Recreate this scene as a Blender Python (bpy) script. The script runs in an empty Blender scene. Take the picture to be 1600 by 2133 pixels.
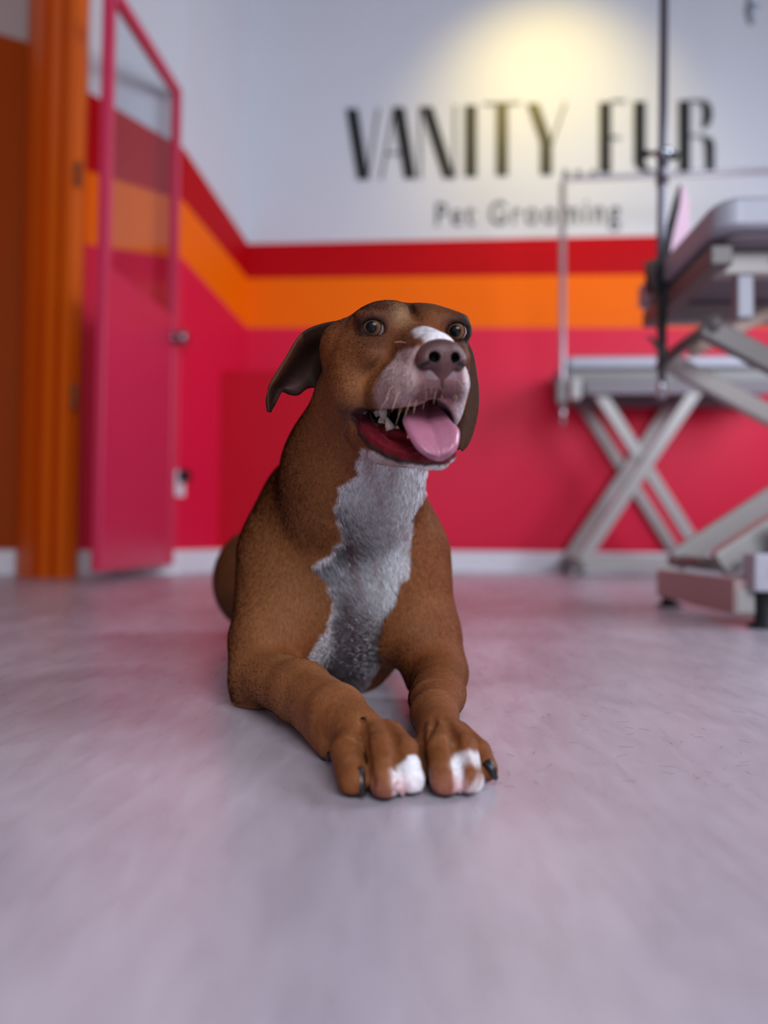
import bpy, bmesh, math, random
import numpy as np
from mathutils import Vector, Matrix

# ---------------------------------------------------------------- camera
SC = bpy.context.scene
FPX, CAM_Z = 1600.0, 0.195
PITCH, ROLL = math.atan((1118 - 1066.5) / 1600), math.radians(0.5)

def rx(a): return np.array([[1, 0, 0], [0, math.cos(a), -math.sin(a)], [0, math.sin(a), math.cos(a)]])
def ry(a): return np.array([[math.cos(a), 0, math.sin(a)], [0, 1, 0], [-math.sin(a), 0, math.cos(a)]])
def rz(a): return np.array([[math.cos(a), -math.sin(a), 0], [math.sin(a), math.cos(a), 0], [0, 0, 1]])

CB = rx(PITCH) @ ry(-ROLL)          # columns: right, forward, up
CO = np.array([0, 0, CAM_Z])

def W(px, py, d):
    """point seen at pixel (px, py) of the 1600x2133 frame, d metres in front of the lens"""
    return CO + d * (CB @ np.array([(px - 800) / FPX, 1.0, (1066.5 - py) / FPX]))

def on_plane(px, py, p0, n):
    r = CB @ np.array([(px - 800) / FPX, 1.0, (1066.5 - py) / FPX])
    return CO + r * (np.dot(np.asarray(p0) - CO, n) / np.dot(r, n))

cam = bpy.data.cameras.new('camera')
cam.sensor_fit = 'VERTICAL'; cam.sensor_height = 48.0; cam.sensor_width = 36.0
cam.lens = FPX / 2133 * 48.0
cam.dof.use_dof = True; cam.dof.focus_distance = 0.74; cam.dof.aperture_fstop = 2.6
cam.clip_start = 0.02
camo = bpy.data.objects.new('camera', cam); SC.collection.objects.link(camo)
M3 = np.stack([CB[:, 0], CB[:, 2], -CB[:, 1]], 1)
camo.matrix_world = Matrix.Translation(CO.tolist()) @ Matrix(M3.tolist()).to_4x4()
SC.camera = camo

# ---------------------------------------------------------------- world, lights, exposure
SC.view_settings.view_transform = 'Standard'; SC.view_settings.look = 'None'
SC.view_settings.gamma = 1; SC.view_settings.use_curve_mapping = False
SC.view_settings.exposure = 0.0
world = bpy.data.worlds.new('world'); SC.world = world; world.use_nodes = True
world.node_tree.nodes['Background'].inputs[0].default_value = (0.62, 0.78, 1.0, 1)
world.node_tree.nodes['Background'].inputs[1].default_value = 0.62

def area(name, loc, target, sx, sy, power, col):
    l = bpy.data.lights.new(name, 'AREA'); l.shape = 'RECTANGLE'; l.size = sx; l.size_y = sy
    l.energy = power; l.color = col
    o = bpy.data.objects.new(name, l); SC.collection.objects.link(o)
    o.location = loc
    o.rotation_euler = (Vector(target) - Vector(loc)).to_track_quat('-Z', 'Y').to_euler()
    return o
area('shopfront_daylight', (0.9, -2.0, 1.85), (0.0, 1.3, 0.05), 2.0, 1.4, 100, (0.86, 0.92, 1.0))
area('side_window_daylight', (2.75, 1.9, 1.6), (-0.8, 3.1, 0.4), 1.8, 1.4, 98, (0.72, 0.86, 1.0))
sp = bpy.data.lights.new('ceiling_spot', 'SPOT'); sp.energy = 66; sp.color = (1.0, 0.78, 0.22)
sp.spot_size = math.radians(84); sp.spot_blend = 1.0; sp.shadow_soft_size = 0.05
spo = bpy.data.objects.new('ceiling_spot', sp); SC.collection.objects.link(spo)
spo.location = (0.85, 3.35, 3.4)
_t = W(1150, 150, 4.3)
spo.rotation_euler = (Vector(_t) - spo.location).to_track_quat('-Z', 'Y').to_euler()

# ---------------------------------------------------------------- helpers
def srgb(r, g, b):
    def c(v):
        v /= 255.0
        return v / 12.92 if v <= 0.04045 else ((v + 0.055) / 1.055) ** 2.4
    return (c(r), c(g), c(b), 1.0)

def mat(name, col, rough=0.5, metal=0.0, spec=0.5, noise=0.0, scale=20.0, bump=0.0, coat=0.0):
    m = bpy.data.materials.new(name); m.use_nodes = True
    nt = m.node_tree; b = nt.nodes['Principled BSDF']
    b.inputs['Base Color'].default_value = col; b.inputs['Roughness'].default_value = rough
    b.inputs['Metallic'].default_value = metal; b.inputs['Specular IOR Level'].default_value = spec
    b.inputs['Coat Weight'].default_value = coat
    tc = nt.nodes.new('ShaderNodeTexCoord'); n = nt.nodes.new('ShaderNodeTexNoise')
    n.inputs['Scale'].default_value = scale; n.inputs['Detail'].default_value = 4
    nt.links.new(tc.outputs['Object'], n.inputs['Vector'])
    if noise:
        mx = nt.nodes.new('ShaderNodeMix'); mx.data_type = 'RGBA'
        mx.inputs[6].default_value = tuple(c * (1 - noise) for c in col[:3]) + (1,)
        mx.inputs[7].default_value = tuple(min(1, c * (1 + noise)) for c in col[:3]) + (1,)
        nt.links.new(n.outputs['Fac'], mx.inputs[0]); nt.links.new(mx.outputs[2], b.inputs['Base Color'])
    if bump:
        bp = nt.nodes.new('ShaderNodeBump'); bp.inputs['Strength'].default_value = bump
        bp.inputs['Distance'].default_value = 0.002
        nt.links.new(n.outputs['Fac'], bp.inputs['Height']); nt.links.new(bp.outputs[0], b.inputs['Normal'])
    return m

def link(name, me, mats=None, parent=None):
    o = bpy.data.objects.new(name, me); SC.collection.objects.link(o)
    if mats is not None:
        for m in (mats if isinstance(mats, (list, tuple)) else [mats]): me.materials.append(m)
    if parent: o.parent = parent
    return o

def empty(name, loc=(0, 0, 0)):
    o = bpy.data.objects.new(name, None); SC.collection.objects.link(o); o.location = loc
    o.empty_display_size = 0.05
    return o

def tag(o, label=None, cat=None, group=None, kind=None):
    if label: o['label'] = label
    if cat: o['category'] = cat
    if group: o['group'] = group
    if kind: o['kind'] = kind
    return o

def smooth(me):
    me.polygons.foreach_set('use_smooth', [True] * len(me.polygons)); me.update()

def mesh_from(name, verts, faces, sm=False):
    me = bpy.data.meshes.new(name); me.from_pydata([tuple(map(float, v)) for v in verts], [], faces); me.update()
    if sm: smooth(me)
    return me

def fix_normals(me):
    bm = bmesh.new(); bm.from_mesh(me); bmesh.ops.recalc_face_normals(bm, faces=bm.faces); bm.to_mesh(me); bm.free()

def bevel_mesh(me, w, seg=2):
    bm = bmesh.new(); bm.from_mesh(me)
    bmesh.ops.recalc_face_normals(bm, faces=bm.faces)
    bmesh.ops.bevel(bm, geom=list(bm.edges), offset=w, segments=seg, affect='EDGES', profile=0.5)
    bm.to_mesh(me); bm.free()

def box8(name, c, m, bev=0.0, parent=None):
    """c: eight corners, bottom ring then top ring"""
    f = [(3, 2, 1, 0), (4, 5, 6, 7), (0, 1, 5, 4), (1, 2, 6, 5), (2, 3, 7, 6), (3, 0, 4, 7)]
    me = mesh_from(name, c, f)
    if bev: bevel_mesh(me, bev)
    return link(name, me, m, parent)

class Frame:
    """local axes on the floor: u along, v away, z up"""
    def __init__(s, o, ang):
        s.o = np.array([o[0], o[1], 0.0]); s.u = np.array([math.cos(ang), math.sin(ang), 0]); s.v = np.array([-math.sin(ang), math.cos(ang), 0])
    def p(s, u, v, z): return s.o + s.u * u + s.v * v + np.array([0, 0, z])
    def box(s, name, u0, u1, v0, v1, z0, z1, m, bev=0.004, parent=None):
        c = [s.p(u0, v0, z0), s.p(u1, v0, z0), s.p(u1, v1, z0), s.p(u0, v1, z0), s.p(u0, v0, z1), s.p(u1, v0, z1), s.p(u1, v1, z1), s.p(u0, v1, z1)]
        return box8(name, c, m, bev, parent)

def bar(name, a, b, wdt, hgt, side, m, bev=0.004, parent=None):
    """rectangular tube from a to b; wdt along 'side', hgt across"""
    a = np.array(a, float); b = np.array(b, float); d = b - a; d /= np.linalg.norm(d)
    s = np.array(side, float); s -= d * s.dot(d); s /= np.linalg.norm(s); t = np.cross(d, s)
    c = []
    for e in (a, b):
        for i, j in ((-1, -1), (1, -1), (1, 1), (-1, 1)): c.append(e + s * i * wdt / 2 + t * j * hgt / 2)
    return box8(name, c, m, bev, parent)

def tube(name, pts, rad, m, n=14, parent=None, caps=True):
    pts = [np.array(p, float) for p in pts]
    rads = rad if isinstance(rad, (list, tuple)) else [rad] * len(pts)
    V, F = [], []
    up = np.array([0.13, 0.31, 0.94])
    for i, p in enumerate(pts):
        d = pts[min(i + 1, len(pts) - 1)] - pts[max(i - 1, 0)]; d /= np.linalg.norm(d)
        a = up - d * up.dot(d)
        if np.linalg.norm(a) < 0.1: a = np.array([1.0, 0, 0]) - d * d[0]
        a /= np.linalg.norm(a); b = np.cross(d, a); up = a
        for k in range(n):
            t = 2 * math.pi * k / n; V.append(p + (a * math.cos(t) + b * math.sin(t)) * rads[i])
    for i in range(len(pts) - 1):
        for k in range(n):
            F.append((i * n + k, i * n + (k + 1) % n, (i + 1) * n + (k + 1) % n, (i + 1) * n + k))
    if caps: F += [tuple(range(n))[::-1], tuple((len(pts) - 1) * n + k for k in range(n))]
    me = mesh_from(name, V, F); fix_normals(me); smooth(me)
    return link(name, me, m, parent)

def catmull(P, n=8):
    P = [np.array(p, float) for p in P]; out = []
    for i in range(len(P) - 1):
        p0, p1, p2, p3 = P[max(i - 1, 0)], P[i], P[i + 1], P[min(i + 2, len(P) - 1)]
        for k in range(n):
            t = k / n
            out.append(0.5 * ((2 * p1) + (-p0 + p2) * t + (2 * p0 - 5 * p1 + 4 * p2 - p3) * t * t + (-p0 + 3 * p1 - 3 * p2 + p3) * t ** 3))
    out.append(P[-1]); return out

# ---------------------------------------------------------------- room materials
M_WHITE = mat('white_wall_paint', srgb(214, 216, 222), 0.55, noise=0.02, scale=3)
M_RED = mat('red_wall_paint', srgb(190, 0, 14), 0.5, spec=.12, noise=0.03, scale=3)
M_ORANGE = mat('orange_wall_paint', srgb(255, 112, 0), 0.5, spec=.12, noise=0.03, scale=3)
M_PINK = mat('raspberry_wall_paint', srgb(226, 26, 66), 0.45, spec=.2, noise=0.03, scale=3)
M_PINK_SHADE = mat('shaded_raspberry_paint', srgb(196, 10, 38), 0.5, spec=.15, noise=0.03, scale=3)  # same raspberry paint as the wall, corner shade painted in
M_BASE = mat('white_skirting_paint', srgb(226, 226, 232), 0.4, noise=0.02)
M_DOORPINK = mat('pink_frame_lacquer', srgb(206, 44, 84), 0.35, noise=0.02)
M_SHADE_ORANGE = mat('shaded_orange_paint', srgb(160, 62, 4), 0.6, spec=.1, noise=0.03, scale=3)  # orange wall paint with the hall's shade put into the colour
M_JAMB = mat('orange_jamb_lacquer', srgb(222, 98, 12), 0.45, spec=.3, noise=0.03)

def floor_material():
    m = bpy.data.materials.new('pale_resin_floor'); m.use_nodes = True; nt = m.node_tree; b = nt.nodes['Principled BSDF']
    tc = nt.nodes.new('ShaderNodeTexCoord')
    def noise(sc, det, mp, dist=0.0):
        mpn = nt.nodes.new('ShaderNodeMapping'); mpn.inputs['Scale'].default_value = mp; mpn.inputs['Rotation'].default_value = (0, 0, 0.5)
        n = nt.nodes.new('ShaderNodeTexNoise'); n.inputs['Scale'].default_value = sc; n.inputs['Detail'].default_value = det; n.inputs['Distortion'].default_value = dist
        nt.links.new(tc.outputs['Object'], mpn.inputs[0]); nt.links.new(mpn.outputs[0], n.inputs['Vector']); return n
    n1 = noise(4.5, 6, (1, 0.5, 1), 1.2); n2 = noise(55, 5, (1, 0.25, 1), 0.6); n3 = noise(900, 2, (1, 1, 1))
    r = nt.nodes.new('ShaderNodeValToRGB'); r.color_ramp.elements[0].position = 0.3; r.color_ramp.elements[1].position = 0.72
    r.color_ramp.elements[0].color = srgb(168, 158, 168); r.color_ramp.elements[1].color = srgb(202, 192, 202)  # slight pink tint: bounce from the walls put into the floor colour
    nt.links.new(n1.outputs['Fac'], r.inputs[0])
    mx = nt.nodes.new('ShaderNodeMix'); mx.data_type = 'RGBA'; mx.blend_type = 'SOFT_LIGHT'; mx.inputs[0].default_value = 0.35
    nt.links.new(r.outputs[0], mx.inputs[6]); nt.links.new(n2.outputs['Fac'], mx.inputs[7])
    nt.links.new(mx.outputs[2], b.inputs['Base Color'])
    rr = nt.nodes.new('ShaderNodeMapRange'); rr.inputs[3].default_value = 0.22; rr.inputs[4].default_value = 0.36
    nt.links.new(n2.outputs['Fac'], rr.inputs[0]); nt.links.new(rr.outputs[0], b.inputs['Roughness'])
    ad = nt.nodes.new('ShaderNodeMath'); ad.operation = 'ADD'
    nt.links.new(n2.outputs['Fac'], ad.inputs[0]); nt.links.new(n3.outputs['Fac'], ad.inputs[1])
    bp = nt.nodes.new('ShaderNodeBump'); bp.inputs['Strength'].default_value = 0.12; bp.inputs['Distance'].default_value = 0.0006
    nt.links.new(ad.outputs[0], bp.inputs['Height']); nt.links.new(bp.outputs[0], b.inputs['Normal'])
    b.inputs['Specular IOR Level'].default_value = 0.9
    return m

# ---------------------------------------------------------------- room shell
CORNER = W(507, 1185, 4.55)[:2]
E1 = np.array([1, -0.0625]); E1 /= np.linalg.norm(E1)
RIGHT_END = CORNER + E1 * 3.75
P2 = W(370, 1100, 3.9)[:2]
P3 = W(120, 1100, 3.62)[:2]
CEIL = 3.75
NB = np.array([0.0625, 1, 0]); NB /= np.linalg.norm(NB)
BP0 = np.array([CORNER[0], CORNER[1], 0])

def v3(p, z): return np.array([p[0], p[1], z])

fl = link('floor', mesh_from('floor', [(-3.6, -2.9, 0), (3.1, -2.9, 0), (3.1, 5.2, 0), (-3.6, 5.2, 0), (-3.6, -2.9, -.05), (3.1, -2.9, -.05), (3.1, 5.2, -.05), (-3.6, 5.2, -.05)],
     [(0, 1, 2, 3), (7, 6, 5, 4), (0, 4, 5, 1), (1, 5, 6, 2), (2, 6, 7, 3), (3, 7, 4, 0)]), floor_material())
tag(fl, kind='structure')
ce = link('ceiling', mesh_from('ceiling', [(-3.6, -2.9, CEIL), (3.1, -2.9, CEIL), (3.1, 5.2, CEIL), (-3.6, 5.2, CEIL)], [(3, 2, 1, 0)]), mat('grey_ceiling_paint', srgb(112, 114, 122), 0.7, noise=0.02))
tag(ce, kind='structure')

def strip_wall(name, cols, mats, thick):
    """cols: list of (xy, [z0, z1, ... ]) going along the wall; a band face between each pair of heights"""
    V, F, MI = [], [], []
    nb = len(mats)
    for xy, zs in cols:
        for z in zs: V.append(v3(xy, z))
    for xy, zs in cols:
        for z in zs: V.append(v3(np.array(xy) + thick, z))
    k = nb + 1; N = len(cols) * k
    for i in range(len(cols) - 1):
        for j in range(nb):
            a = i * k + j; F.append((a, a + k, a + k + 1, a + 1)); MI.append(j)
            F.append((a + N, a + 1 + N, a + k + 1 + N, a + k + N)); MI.append(j)
        a = i * k; F.append((a, a + N, a + k + N, a + k)); MI.append(0)
        a = i * k + nb; F.append((a, a + k, a + k + N, a + N)); MI.append(nb - 1)
    for i in (0, len(cols) - 1):
        for j in range(nb):
            a = i * k + j
            F.append((a, a + 1, a + 1 + N, a + N) if i == 0 else (a, a + N, a + N + 1, a + 1)); MI.append(j)
    me = mesh_from(name, V, F)
    o = link(name, me, mats)
    me.polygons.foreach_set('material_index', MI); fix_normals(me)
    return tag(o, kind='structure')

def zb(px, py): return on_plane(px, py, BP0, NB)[2]
zc = [0, zb(507, 683), zb(507, 580), zb(507, 508), CEIL]
zr_ = [0, zb(1330, 683), zb(1330, 572), zb(1330, 491), CEIL]
t = np.dot(on_plane(1330, 500, BP0, NB)[:2] - CORNER, E1) / 3.75
ze = [0] + [zc[i] + (zr_[i] - zc[i]) / t for i in (1, 2, 3)] + [CEIL]
strip_wall('wall_back', [(CORNER, zc), (RIGHT_END, ze)], [M_PINK, M_ORANGE, M_RED, M_WHITE], np.array([0.0, 0.15]))

def wall_z(px, py, A, B):
    d = np.array([B[0] - A[0], B[1] - A[1]]); n = np.array([d[1], -d[0], 0]) / np.linalg.norm(d)
    return on_plane(px, py, v3(A, 0), n)[2]
z2 = [0, wall_z(368, 531, P2, CORNER), wall_z(368, 408, P2, CORNER), wall_z(368, 296, P2, CORNER), CEIL]
z3 = [0, wall_z(121, 500, P3, P2), wall_z(121, 338, P3, P2), wall_z(121, 160, P3, P2), CEIL]
strip_wall('wall_left', [(P3, z3), (P2, z2), (CORNER, zc)], [M_PINK, M_ORANGE, M_RED, M_WHITE], np.array([-0.12, 0.1]))

# right wall and hall wall
def plain_wall(name, a, b, z0, z1, th, m):
    a = np.array(a, float); b = np.array(b, float); d = b - a; n = np.array([-d[1], d[0]]) / np.linalg.norm(d) * th
    c = [v3(a, z0), v3(b, z0), v3(b + n, z0), v3(a + n, z0), v3(a, z1), v3(b, z1), v3(b + n, z1), v3(a + n, z1)]
    return tag(box8(name, c, m), kind='structure')
RE = RIGHT_END
wr = strip_wall('wall_right', [(RE, ze), (np.array([RE[0], -2.8]), ze)], [M_PINK, M_ORANGE, M_RED, M_WHITE], np.array([0.12, 0]))
HA, HB = W(-420, 1100, 3.3)[:2], W(75, 1100, 3.75)[:2]
zh = [0, wall_z(10, 74, HA, HB), CEIL]
strip_wall('wall_hall', [(HA, zh), (HB, zh)], [M_SHADE_ORANGE, mat('greige_wall_paint', srgb(178, 160, 155), 0.6, noise=0.02)], np.array([-0.05, 0.1]))
strip_wall('wall_left_front', [(np.array([-3.4, -2.8]), zh), (HA, zh)], [M_SHADE_ORANGE, M_WHITE], np.array([-0.12, 0]))

# fluted orange door jamb that ends the left wall
def jamb():
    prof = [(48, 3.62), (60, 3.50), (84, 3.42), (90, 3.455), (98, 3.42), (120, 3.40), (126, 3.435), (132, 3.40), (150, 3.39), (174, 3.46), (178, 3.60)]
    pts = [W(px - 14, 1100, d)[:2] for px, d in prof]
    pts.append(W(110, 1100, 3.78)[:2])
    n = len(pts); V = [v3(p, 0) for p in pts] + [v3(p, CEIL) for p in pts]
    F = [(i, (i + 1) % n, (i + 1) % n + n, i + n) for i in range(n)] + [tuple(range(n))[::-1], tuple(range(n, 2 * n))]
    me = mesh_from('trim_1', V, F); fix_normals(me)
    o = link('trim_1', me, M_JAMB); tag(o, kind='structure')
    for zz in (0.75, 1.75):
        q = W(148, 1100, 3.385)
        h = bar('hinge', v3(q, zz), v3(q, zz + 0.11), 0.022, 0.016, (1, 0, 0), mat('brown_hinge', srgb(120, 60, 20), 0.4), 0.002, o)
jamb()

# low boxed corner
bx0 = W(418, 1100, 4.28); bx1 = W(690, 1100, 4.25)
ztop = W(480, 770, 4.27)[2]
a = bx0[:2]; b = bx1[:2]
dback = NB[:2]
box = box8('wall_corner_box', [v3(a, 0), v3(b, 0), v3(b + dback * .22, 0), v3(a + dback * .22, 0), v3(a, ztop), v3(b, ztop), v3(b + dback * .22, ztop), v3(a + dback * .22, ztop)], M_PINK_SHADE, 0.004)
tag(box, kind='structure')

def baseboard(name, pts, h, th=0.016):
    V, F = [], []
    for i, p in enumerate(pts):
        p = np.array(p); d0 = np.array(pts[min(i + 1, len(pts) - 1)]) - np.array(pts[max(i - 1, 0)]); n = np.array([d0[1], -d0[0]]) / np.linalg.norm(d0)
        q = p + n * th
        V += [v3(p, 0), v3(q, 0), v3(q, h - .012), v3(p + n * th * .4, h), v3(p, h)]
    for i in range(len(pts) - 1):
        for j in range(5):
            F.append((i * 5 + j, i * 5 + (j + 1) % 5, (i + 1) * 5 + (j + 1) % 5, (i + 1) * 5 + j))
    F += [(0, 1, 2, 3, 4), tuple((len(pts) - 1) * 5 + k for k in (4, 3, 2, 1, 0))]
    me = mesh_from(name, V, F); fix_normals(me)
    return tag(link(name, me, M_BASE), kind='structure')
BBH = 0.118
baseboard('baseboard_back', [bx1[:2] + dback * .19, RIGHT_END - np.array([.0, .0])], BBH)
baseboard('baseboard_box', [bx0[:2], bx1[:2]], BBH)
baseboard('baseboard_left', [P3, P2, CORNER + (P2 - CORNER) * 0.4], BBH)
baseboard('baseboard_hall', [HA, HB], BBH)

# open glazed door with pink frame
def glass_mat():
    m = bpy.data.materials.new('clear_glass'); m.use_nodes = True; nt = m.node_tree
    for n in list(nt.nodes): nt.nodes.remove(n)
    o = nt.nodes.new('ShaderNodeOutputMaterial'); tr = nt.nodes.new('ShaderNodeBsdfTransparent'); g = nt.nodes.new('ShaderNodeBsdfGlossy')
    tr.inputs[0].default_value = (0.93, 0.96, 0.97, 1); g.inputs['Roughness'].default_value = 0.12; g.inputs[0].default_value = (1, 1, 1, 1)
    mx = nt.nodes.new('ShaderNodeMixShader'); mx.inputs[0].default_value = 0.05; nt.links.new(tr.outputs[0], mx.inputs[1]); nt.links.new(g.outputs[0], mx.inputs[2])
    nt.links.new(mx.outputs[0], o.inputs[0]); return m
def door():
    A = W(206, 1100, 3.06)[:2]; B = W(352, 1100, 3.80)[:2]        # near stile, far stile
    L = np.linalg.norm(B - A); ang = math.atan2(B[1] - A[1], B[0] - A[0])
    f = Frame(A, ang); root = empty('door_1', (A[0], A[1], 0)); tag(root, kind='structure')
    zt = W(370, 165, 3.80)[2]; zb0 = W(340, 1176, 3.80)[2]
    parts = [f.box('stile', -.022, .022, -.02, .02, zb0, zt, M_DOORPINK), f.box('stile', L - .022, L + .022, -.02, .02, zb0, zt, M_DOORPINK),
             f.box('top_rail', .022, L - .022, -.02, .02, zt - .05, zt, M_DOORPINK), f.box('lower_panel', .022, L - .022, -.012, .012, zb0, 1.28, M_DOORPINK, .002)]
    g = f.box('glass_pane', .022, L - .022, -.003, .003, 1.28, zt - .05, glass_mat(), 0); parts.append(g)
    kz = W(343, 698, 3.76)[2]; mk = mat('brushed_steel', srgb(150, 140, 150), 0.3, 0.9)
    c = f.p(L - .02, -.02, kz)
    parts.append(tube('door_knob', [c, c - f.v * .03, c - f.v * .032, c - f.v * .06], [.012, .012, .036, .036], mk, 20))
    parts.append(tube('rosette', [c, c - f.v * .006], [.034, .034], mk, 20))
    for o in parts:
        o.parent = root; o.matrix_parent_inverse = Matrix.Translation((-A[0], -A[1], 0))
door()

# socket with black plug on the left wall
def wall_thing_frame(px, py, A, B):
    d = np.array([B[0] - A[0], B[1] - A[1], 0]); d /= np.linalg.norm(d); n = np.array([d[1], -d[0], 0])
    return on_plane(px, py, v3(A, 0), n), d, n
c, d, n = wall_thing_frame(372, 1004, P2, CORNER)
root = empty('wall_socket', c.tolist()); tag(root, 'small white wall socket low beside the pink framed door with a black plug in it', 'socket')
def local_box(name, c, d, n, wu, z0, z1, dep, m, bev, parent, base=0.0):
    cs = []
    for z in (z0, z1):
        for s, q in ((-1, base), (1, base), (1, base + dep), (-1, base + dep)): cs.append(d * s * wu / 2 + n * q + np.array([0, 0, z]))
    o = box8(name, cs, m, bev); o.parent = parent; return o
local_box('plate', c, d, n, .085, -.075, .06, .012, mat('white_plastic', srgb(225, 220, 228), 0.35), .004, root)
local_box('plug', c, d, n, .05, .0, .062, .05, mat('black_plastic', srgb(22, 22, 28), 0.4), .01, root, .012)

# ---------------------------------------------------------------- lettering on the back wall
M_BLACK = mat('black_vinyl', srgb(26, 27, 30), 0.45, noise=0.05)
sign = empty('wall_lettering', on_plane(1100, 380, BP0, NB).tolist())
tag(sign, 'large black VANITY FUR lettering with smaller Pet Grooming below on the white wall', 'sign')
SO = np.array(sign.location)
def stroke_prism(polys, name='letter'):
    V, F = [], []
    for poly in polys:
        n = len(poly); b = len(V)
        for e in (0.001, 0.007):
            for px, py in poly: V.append(on_plane(px, py, BP0 - NB * e, NB) - SO)
        F += [tuple(range(b, b + n)), tuple(range(b + 2 * n - 1, b + n - 1, -1))]
        F += [(b + i, b + n + i, b + n + (i + 1) % n, b + (i + 1) % n) for i in range(n)]
    me = mesh_from(name, V, F); fix_normals(me)
    o = link(name, me, M_BLACK, sign); return o
def seg(x0, y0, x1, y1, w):
    return [(x0 - w / 2, y0), (x0 + w / 2, y0), (x1 + w / 2, y1), (x1 - w / 2, y1)]
TK, TH = 25, 4
stroke_prism([seg(733, 226, 757, 374, TK), seg(788, 225, 766, 374, TH)])
stroke_prism([seg(830, 223, 855, 372, TK), seg(822, 223, 794, 374, TH), seg(806, 318, 842, 316, TH)[:0] or [(806, 318), (842, 316), (842, 320), (806, 322)]])
stroke_prism([seg(889, 222, 936, 371, TK), seg(876, 222, 876, 372, TH), seg(948, 219, 948, 370, TH)])
stroke_prism([seg(981, 219, 981, 368, TK)])
stroke_prism([seg(1046, 216, 1046, 366, TK), [(1008, 214), (1084, 212), (1084, 217), (1008, 219)]])
stroke_prism([seg(1110, 215, 1138, 296, TK), seg(1138, 296, 1138, 364, TK), seg(1178, 213, 1150, 296, TH)])
stroke_prism([seg(1261, 213, 1261, 360, TK), [(1273, 208), (1303, 208), (1303, 213), (1273, 213)], [(1273, 284), (1293, 284), (1293, 289), (1273, 289)]])
stroke_prism([seg(1333, 211, 1333, 340, TK), [(1320.5, 340), (1345.5, 340), (1352, 353), (1366, 357), (1366, 361), (1345, 359), (1327, 352)], [(1366, 357), (1379, 350), (1384, 336), (1388, 336), (1384, 353), (1366, 361)], seg(1386, 210, 1386, 338, TH)])
stroke_prism([seg(1426, 209, 1426, 357, TK), [(1438, 207), (1468, 208), (1480, 216), (1485, 236), (1480, 258), (1466, 270), (1462, 266), (1464, 240), (1462, 216), (1438, 211)], [(1438, 281), (1462, 281), (1484, 288), (1489, 300), (1489, 356), (1470, 356), (1468, 300), (1460, 285), (1438, 285)]])
def text_part(txt, p0, p1, cap):
    cu = bpy.data.curves.new('caption_text', 'FONT'); cu.body = txt; cu.size = 1.0; cu.extrude = 0.0; cu.offset = 0.006
    cu.space_character = 1.25
    o = bpy.data.objects.new('tmp', cu); SC.collection.objects.link(o)
    bpy.context.view_layer.update()
    me = bpy.data.meshes.new_from_object(o.evaluated_get(bpy.context.evaluated_depsgraph_get()))
    bpy.data.objects.remove(o)
    co = np.array([v.co[:] for v in me.vertices]); mn, mxx = co.min(0), co.max(0)
    A = on_plane(p0[0], p0[1], BP0 - NB * .004, NB); B = on_plane(p1[0], p1[1], BP0 - NB * .004, NB)
    up = np.array([0, 0, on_plane(p0[0], p0[1] - cap, BP0, NB)[2] - A[2]]) / 0.7
    for v in me.vertices:
        t = (v.co[0] - mn[0]) / (mxx[0] - mn[0]); q = A + (B - A) * t + up * v.co[1] - SO; v.co = q.tolist()
    # one mesh per letter
    par = list(range(len(me.vertices)))
    def find(i):
        while par[i] != i: par[i] = par[par[i]]; i = par[i]
        return i
    for e in me.edges: par[find(e.vertices[0])] = find(e.vertices[1])
    isl = {}
    for i in range(len(par)): isl.setdefault(find(i), []).append(i)
    grp = []
    for r_, ids in sorted(isl.items(), key=lambda kv: min(me.vertices[i].co[0] for i in kv[1])):
        lo = min(me.vertices[i].co[0] for i in ids); hi = max(me.vertices[i].co[0] for i in ids)
        if grp and lo < grp[-1][1] - 1e-4: grp[-1][2] |= set(ids); grp[-1][1] = max(hi, grp[-1][1])
        else: grp.append([lo, hi, set(ids)])
    mg = mat('grey_vinyl', srgb(70, 74, 82), 0.5)
    for lo, hi, ids in grp:
        ix = {v: n_ for n_, v in enumerate(sorted(ids))}
        m1 = mesh_from('small_letter', [me.vertices[v].co for v in sorted(ids)], [[ix[v] for v in p.vertices] for p in me.polygons if p.vertices[0] in ids])
        g = link('small_letter', m1, mg, sign)
        md = g.modifiers.new('thickness', 'SOLIDIFY'); md.thickness = 0.003; md.offset = 0
    bpy.data.meshes.remove(me)
text_part('Pet Grooming', (908, 470), (1292, 463), 48)

# ---------------------------------------------------------------- grooming tables
M_GREY = mat('grey_powder_coat', srgb(168, 164, 160), 0.42, 0.15, noise=0.04)
M_DGREY = mat('dark_grey_steel', srgb(112, 108, 106), 0.45, 0.3, noise=0.05)
M_ALU = mat('aluminium_edge', srgb(168, 170, 180), 0.5, 0.2, noise=0.03)
M_UNDER = mat('underside_board', srgb(128, 120, 126), 0.6, noise=0.06)
M_RUB = mat('black_rubber', srgb(18, 18, 20), 0.6, noise=0.05)
M_TOP = mat('ribbed_rubber_mat', srgb(120, 118, 120), 0.7, noise=0.05)
M_CAST = mat('white_enamel', srgb(180, 180, 190), 0.4, noise=0.02)
M_CHROME = mat('chrome', srgb(190, 194, 200), 0.2, 0.9)

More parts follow.
